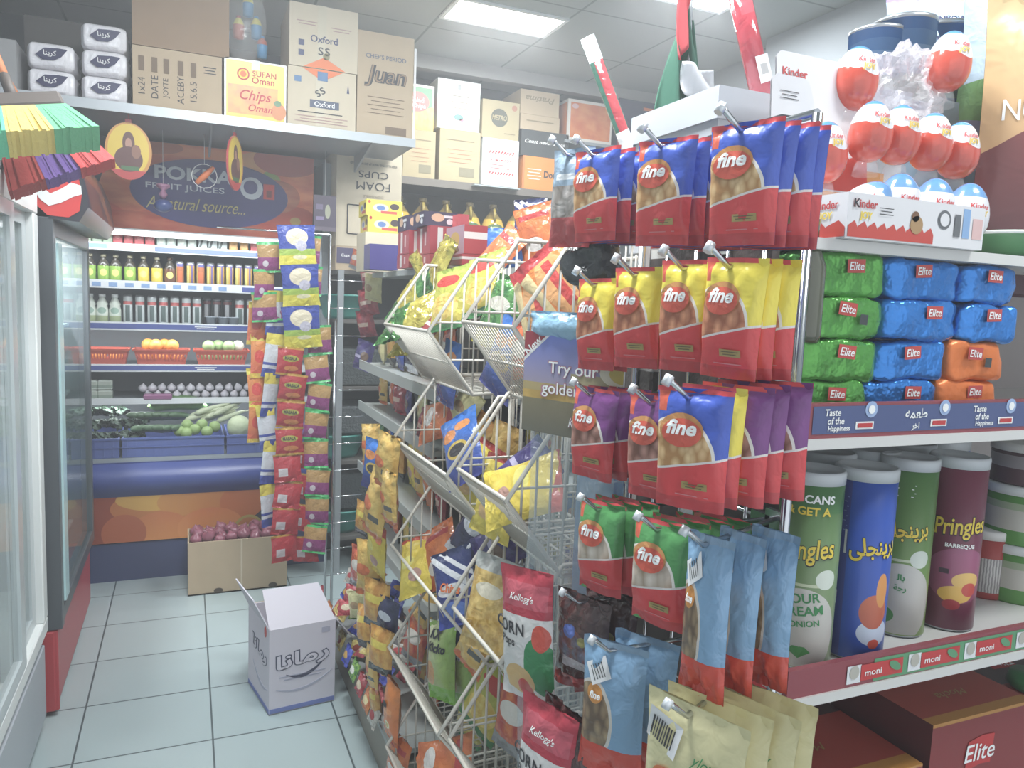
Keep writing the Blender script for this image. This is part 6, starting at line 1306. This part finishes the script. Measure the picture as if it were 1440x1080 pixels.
def dn(b, f, w, h): b.text('Cheese', f, 0, h*.6, .035, mat('pale_lilac', '9890b0', .5), .0); b.rect(f, .05, h*.85, .08, .02, INKO); b.shape([(-w*.5, 0), (w*.5, 0), (w*.5, h*.4), (-w*.5, h*.2)], f, mat('box_maroon', '8c3c44', .5))
wc_('navy and red carton behind the white lidded carton', 868, 202, 935, 148, mat('box_navy', '3c3c5c', .5), dn, z0=zz)
o = B().box((0, -.06, 0), (.3, 0, .006), mat('plate_pale', 'a8b4bc', .3)).obj('shelf_plate', loc=(P('y', WY, 662, 262).x, WY-.009, zs-.02)); tag(o, 'pale metal plate sticking out under the red-printed carton', 'plate')
# cooking oil bottles
OIL = ink('oil_bottle_print', ('gv', 'b09428', '5c4c24'), [(('r', .3, .04, .74, .62), 'd0a828'), (('e', .52, .4, .15, .13), '4c6c44'), (('e', .52, .4, .1, .08), 'a8b08c')], bump=0, rough=.12, coat=.6)
def oil():
    b = B(); b.lathe([(.068, 0), (.074, .01), (.074, .17), (.06, .21), (.03, .25), (.02, .262), (.02, .28)], OIL, 20, vr=(0, .34)); o = tag(b.obj('oil_bottle'), 'x', 'bottle')
    B().lathe([(.024, .28), (.024, .305), (0, .306)], mat('oil_cap', '6c5c2c', .4), 14).obj('cap', o)
    B().tube([(0, -.07, .2), (0, -.075, .24), (0, -.05, .27), (0, -.02, .272)], .009, mat('oil_handle', '9a8430', .2), 8).obj('handle', o); return Proto(o)
op_ = oil()
for j in range(2):
    for i in range(9):
        p = P('y', WY+.09, 560+i*33+(14 if j else 0), 330); op_((p.x, WY+.09+.16*j, zo+.001), (0, 0, -.2), 'yellow oil bottle under the wall shelf, %s row, %s from the left' % (('front', 'rear')[j], ORD[i]), 'cooking oil bottles')
# foam cup carton, dark goods and tubs between cooler and shelving
FY = 4.05
SX_ = .03
a = P('y', FY, 472, 345); c = P('y', FY, 566, 207)
t = thing('storage_rack', 'dark storage rack between the cooler and the long shelving', 'rack', (a.x+.03, FY, 0))
wr_x = c.x-a.x
for z in (.2, .62, 1.02, 1.38, a.z-.125): B().box((-.02, 0, z-.02), (wr_x+.25, .45, z), DKS).obj('shelf', t)
for x in (0, wr_x+.22): B().box((x-.015, -.01, 0), (x+.015, .015, a.z-.125), GREYM).obj('upright', t)
B().box((-.02, .43, 0), (wr_x+.25, .45, a.z-.145), mat('rack_back_dark', '4a4e50', .8)).obj('back_panel', t)
zf = a.z-.124
carton('brown carton with a navy sticker under the foam cup carton', FY, a.x, c.x+.02, zf, a.z, .4, KRAFT, lambda b, f, w, h: (b.rect(f, -w*.36, h*.6, .09, .08, mat('navy_sticker', '4c4468', .5)), b.text('Cups', lambda a_, c_: f(a_, c_)+Vector((0, -.001, 0)), -w*.36, h*.6, .02, INKW, .01)))
def df(b, f, w, h):
    for x in (-w*.24, w*.3): b.disc(f, x, h*.92, .028, .028, INKB); b.disc(lambda a_, c_: f(a_, c_)+Vector((0, -.001, 0)), x, h*.92, .02, .02, KRAFT2)
    b.text('KEEP FLAT THIS WAY UP DO NOT LOAD', f, .02, h*.8, .012, INKB, .005, rot=PI, w=w*.72); b.text('CUPS', f, .02, h*.7, .035, INKB, .0, rot=PI, w=w*.46); b.text('FOAM', f, .02, h*.59, .042, INKB, .0, rot=PI, w=w*.52); b.text('DISPOSABLE', f, .02, h*.49, .014, FI, .0, rot=PI)
    for q in (((-w*.33, h*.4), (w*.1, h*.4)), ((-w*.33, h*.12), (w*.1, h*.12)), ((-w*.33, h*.4), (-w*.33, h*.12))): b.tube([f(*q[0]), f(*q[1])], .003, INKB, 4)
carton('tall tan FOAM CUPS carton standing upside down', FY, a.x, c.x, a.z+.001, c.z, .4, KRAFT2, df)
tb = tag(B().lathe([(.11, 0), (.12, .02), (.15, .12), (.155, .12), (.155, .13), (.14, .13), (.11, .02), (0, .015)], mat('teal_tub', '2c8c80', .3), 24).obj('plastic_basin'), 'teal plastic basin on the storage rack', 'basin')
p = P('y', FY+.05, 482, 430); tb.location = (p.x+.03, FY+.17, 1.381)
tb2 = dup(tb, (p.x, FY+.17, .621), None, 'teal plastic basin low in the storage rack'); tb3 = dup(tb, (p.x+.02, FY+.17, .201), None, 'teal plastic basin at the bottom of the storage rack')
for i, (z, h_, c_, l_) in enumerate(((1.021, .2, '3c4444', 'dark mesh crate in the storage rack, upper'), (.76, .15, '4c5254', 'grey crate in the storage rack above the lower basin'), (.34, .2, '30383a', 'black crate low in the storage rack'))):
    tag(B().box((0, 0, 0), (.4, .3, h_), mat('crate_'+c_, c_, .6, bump=.8, bscale=80)).obj('crate', loc=(a.x+.03, FY+.03, z), bevel=.01), l_, 'crate')
# small dark poster beside the banner
pp = P('y', 3.95, 457, 300); w_ = .11; h_ = .175
PO = ink('poster_print', '54485c', [(('e', .62, .55, .12, .2), 'a8a890'), (('r', .1, .3, .45, .4), '8878a0'), (('r', .1, .6, .4, .75), '7a6c8c'), (('nh', 0, 1, .12), '6c6070')], bump=0)
t = thing('poster', 'small dark purple poster hanging right of the fruit banner', 'poster', (pp.x, 3.95, pp.z)); B().box((-w_/2, -.002, -h_/2), (w_/2, .002, h_/2), PAPERW, {'y-': PO}).obj('sheet', t); B().tube([(0, 0, h_/2), (0, 0, 2.25-.034-pp.z)], .001, INKW, 4).obj('thread', t)
# ================================================================ white printed carton on the aisle floor
A = P('z', 0, 331, 966); Bc = P('z', 0, 378, 1007); Cc = P('z', 0, 472, 985)
ang = math.atan2(Cc.y-Bc.y, Cc.x-Bc.x); ww = (Cc-Bc).length*.98; dd = (A-Bc).length
zt = P('y', Bc.y, 378, 888).z
t = thing('printed_carton', 'open white carton with navy Arabic lettering standing in the aisle', 'carton', (Bc.x, Bc.y, 0), (0, 0, ang))
CW = mat('white_carton_board', 'cdc8d4', .6); CWI = mat('carton_inside', 'a89c8c', .8); CB = mat('carton_blue_edge', '6a78b4', .6); CNV = mat('carton_navy', '3c405c', .6); CIN = mat('carton_faint', 'a8a8bc', .6)
la = math.atan2(A.y-Bc.y, A.x-Bc.x)-ang    # left side direction in local axes
L_ = Vector((math.cos(la), math.sin(la), 0))*dd; Wv = Vector((ww, 0, 0)); L_ = Vector((0, dd, 0))*1.0+Vector((L_.x*.25, 0, 0)); Z = Vector((0, 0, zt))
b = B(); O = Vector((0, 0, .002))
for q in ((O, O+Wv, O+Wv+Z, O+Z), (O+L_, O, O+Z, O+L_+Z), (O+Wv, O+Wv+L_, O+Wv+L_+Z, O+Wv+Z), (O+Wv+L_, O+L_, O+L_+Z, O+Wv+L_+Z), (O, O+L_, O+L_+Wv, O+Wv)): b.poly(q, CW)
f = fr(O, (1, 0, 0), (0, 0, 1), .0012); g = fr(O, (1, 0, 0), (0, 0, 1), .002)
W, Hh = ww, zt
b.rect(f, W/2, .012, W*.99, .016, CB); s_ = '\ufe8e\ufee7\ufe8e\ufee3\ufead'
b.text(s_, f, W*.5, Hh*.6, .075, CNV, .06, .1, rot=.12, w=W*.82); b.text(s_, g, W*.5, Hh*.6, .068, CW, .02, .1, rot=.12, w=W*.79)
def arc(b, f, x0, y0, x1, y1, sag, th, m_, n=12):
    P_ = [(x0+(x1-x0)*i/n, y0+(y1-y0)*i/n-sag*4*(i/n)*(1-i/n)) for i in range(n+1)]
    for i in range(n):
        t0 = th*math.sin(PI*i/n)+.001; t1 = th*math.sin(PI*(i+1)/n)+.001
        b.shape([(P_[i][0], P_[i][1]-t0), (P_[i+1][0], P_[i+1][1]-t1), (P_[i+1][0], P_[i+1][1]+t1), (P_[i][0], P_[i][1]+t0)], f, m_)
arc(b, f, W*.25, Hh*.44, W*.85, Hh*.56, .03, .006, CNV); arc(b, f, W*.1, Hh*.28, W*.95, Hh*.4, .03, .004, CIN); lines(b, f, W*.15, W*.85, Hh*.42, 2, CIN, .005, .012); b.rect(f, W*.85, Hh*.9, .03, .02, CIN)
ul = -L_.normalized(); fs = fr(O+L_, ul, (0, 0, 1), .0012); gs = fr(O+L_, ul, (0, 0, 1), .002); D = L_.length
b.rect(fs, D/2, .012, D*.99, .016, CB); b.text(s_, fs, D*.55, Hh*.62, .07, CNV, .06, .1, rot=-.05, w=D*.7); b.text(s_, gs, D*.55, Hh*.62, .064, CW, .02, .1, rot=-.05, w=D*.67); arc(b, fs, D*.25, Hh*.4, D*.95, Hh*.28, .03, .006, CIN); b.disc(fs, D*.83, Hh*.93, .012, .02, INKR)
o = b.obj('body', t); md = o.modifiers.new('thick', 'SOLIDIFY'); md.thickness = .004; md.offset = -1
def flap(name, p0, p1, out, m_=CW):
    b = B(); b.poly([p0, p1, p1+out*.98-(p1-p0)*.12, p0+out+(p1-p0)*.03], m_); o = b.obj(name, t); md = o.modifiers.new('thick', 'SOLIDIFY'); md.thickness = .004
flap('flap', O+Z, O+Wv+Z, Vector((-.01, .10, .115))); flap('flap', O+L_+Z, O+Z, Vector((-.05, .0, .11))); flap('flap', O+Wv+Z, O+Wv+L_+Z, Vector((.07, 0, -.09))); flap('flap', O+L_+Wv+Z, O+L_+Z, Vector((0, .08, -.05)), CWI)
# ================================================================ rack of hanging packet strips at the end of the aisle
RX, RY = .5, 3.22
pb = P('y', RY, 464, 700)
t = thing('strip_rack', 'chrome rack post beside the strips of hanging packets', 'rack', (pb.x, RY, 0))
zt_ = P('y', RY, 459, 330).z
B().tube([(-.016, 0, .162), (-.016, 0, zt_)], .006, CHROME, 8).tube([(.012, 0, .162), (.012, 0, zt_-.35)], .006, CHROME, 8).tube([(-.016, 0, zt_), (-.45, 0, zt_+.0)], .004, CHROME, 6).obj('post', t)
b = B()
for i in range(12): b.tube([(-.016, -.003, .3+i*.115), (.14, .02, .3+i*.115)], .0025, CHROME, 5)
b.obj('rungs', t)
def hp(n, base, bands, w_, h_, d_=.02, seed=1, deco=None): return Proto(bag('snack_packet', 'snack packet', ink('packet_'+n, base, bands, rough=.22, bump=.5), w_, h_, d_, seed, wr=1.2, nu=10, nv=12, deco=deco))
G_ = 'strips of hanging packets'
q1 = hp('puff', '3448a0', [(('nh', 0, 1, .42), 'd8cc34'), ([('h', 0, 1, .3), ('nh', 0, 1, .45)], '98b43c'), (('e', .5, .72, .3, .2), 'd8ccb0'), (('e', .6, .52, .16, .12), 'b8b4c4'), (('e', .55, .26, .2, .05), 'e0d8b0')], .15, .17, seed=401)
q2 = hp('masala', 'ac2c34', [(('h', 0, 1, .93), 'b88c30'), (('nh', 0, 1, .07), 'b88c30'), (('e', .5, .6, .32, .12), 'a8a43c'), (('e', .55, .25, .28, .1), 'c87c40')], .11, .112, seed=402, deco=lambda b, f: b.text('MASALA', lambda a, c: f(a, c, .002), 0, .012, .014, INKB, .03, w=.055))
q2b = hp('redback', 'b02c38', [(('h', 0, 1, .93), 'b88c30'), (('r', .15, .2, .5, .5), 'c4bcc0')], .11, .112, seed=403)
q3 = hp('tan', 'b08a50', [(('nh', 0, 1, .5), '8c3a78'), (('h', 0, 1, .92), '3ab060'), (('nh', 0, 1, .07), '3ab060'), (('e', .3, .3, .12, .1), 'c8c0c8')], .1, .12, seed=404)
q4 = hp('bluewhite', 'c4c8d0', [(('h', 0, 1, .75), 'd0c040'), (('nh', 0, 1, .2), '3c4c9c'), ([('h', 0, 1, .28), ('nh', 0, 1, .34)], '3c4c9c')], .08, .18, seed=405)
q5 = hp('flame', ('gv', 'c8503c', 'd8903c'), [(('h', 0, 1, .85), 'd8c83c'), (('e', .4, .5, .25, .15), 'c83c34'), (('nh', 0, 1, .1), 'd8b83c')], .085, .175, seed=406)
def hang(pr, px, py, Y, lab, rz=0, tilt=0):
    p = P('y', Y, px+rnd.uniform(-2.5, 2.5), py); pr(tuple(p), (tilt+rnd.uniform(-.1, .1), rnd.uniform(-.13, .13), rz+rnd.uniform(-.25, .25)), lab, G_)
pl_ = ['top', 'middle', 'lowest']
for i, py in enumerate((347, 402, 460)): hang(q1, 418+i*4, py, 3.14, 'blue and yellow puff packet, %s of three on the tallest strip' % pl_[i], .1, .05)
for i in range(8): hang(q2 if i < 4 else q2b, 410-(0 if i < 3 else 4 if i < 5 else 8), 508+i*37.5, 3.13, '%s packet, %s down on the red strip' % ('dark red masala' if i < 4 else 'red packet back with white label', ORD[i]), .05)
for i in range(8): hang(q2b, 428, 640+i*22, 3.2, 'red packet behind the red strip, %s down' % ORD[i], -.3) if i < 7 and i % 2 == 0 else None
for i in range(8): hang(q3, 447-(i*.5), 478+i*40, 3.17, 'tan and purple packet with green edges, %s down on the right strip' % ORD[i], -.2)
for i, (px, py) in enumerate(((381, 362), (374, 400), (370, 432), (436, 352), (437, 395))): hang(q3, px, py, 3.2, 'tan and purple packet near the top, %s counted from upper left' % ORD[i], .3 if i < 3 else -.4)
for i in range(6): hang(q5, 362+(i % 2)*3, 455+i*46 if i < 4 else 455+i*46, 3.25, 'orange flame packet on the leftmost strip, %s down' % ORD[i], .3) if i < 4 else None
for i, (px, py) in enumerate(((388, 440), (383, 500), (380, 555), (378, 600), (378, 650), (376, 710))): hang(q4, px, py, 3.22, 'white, blue and yellow packet, %s down beside the red strip' % ORD[i], .4)
hang(K['green'][1] if 0 else q3, 400, 430, 3.24, 'tan and purple packet behind the puff packets', .5)
# added scattering volume that imitates a veil over the lens
hm = bpy.data.materials.new('veil_haze'); hm.use_nodes = True; nt = hm.node_tree; nt.nodes.remove(nt.nodes['Principled BSDF'])
vs_ = nt.nodes.new('ShaderNodeVolumeScatter'); vs_.inputs['Density'].default_value = .036; vs_.inputs['Color'].default_value = (.95, .97, 1, 1); vs_.inputs['Anisotropy'].default_value = .3
nt.links.new(vs_.outputs[0], nt.nodes['Material Output'].inputs['Volume'])
tag(B().box((-1.5, -1.8, -.2), (3.3, 5.4, ZC+.2), hm).obj('haze'), kind='stuff', label='thin haze volume added to imitate a veil over the lens', cat='haze')
for o_ in list(bpy.data.objects):
    l_ = o_.get('label')
    if l_ and not 4 <= len(l_.split()) <= 16: print('LABELLEN', len(l_.split()), l_)
seen_ = {}
for o_ in bpy.data.objects:
    if o_.get('label') and o_.parent is None: seen_.setdefault(o_['label'], []).append(o_.name)
for k_, v_ in seen_.items():
    if len(v_) > 1: print('DUPLABEL', k_, len(v_))
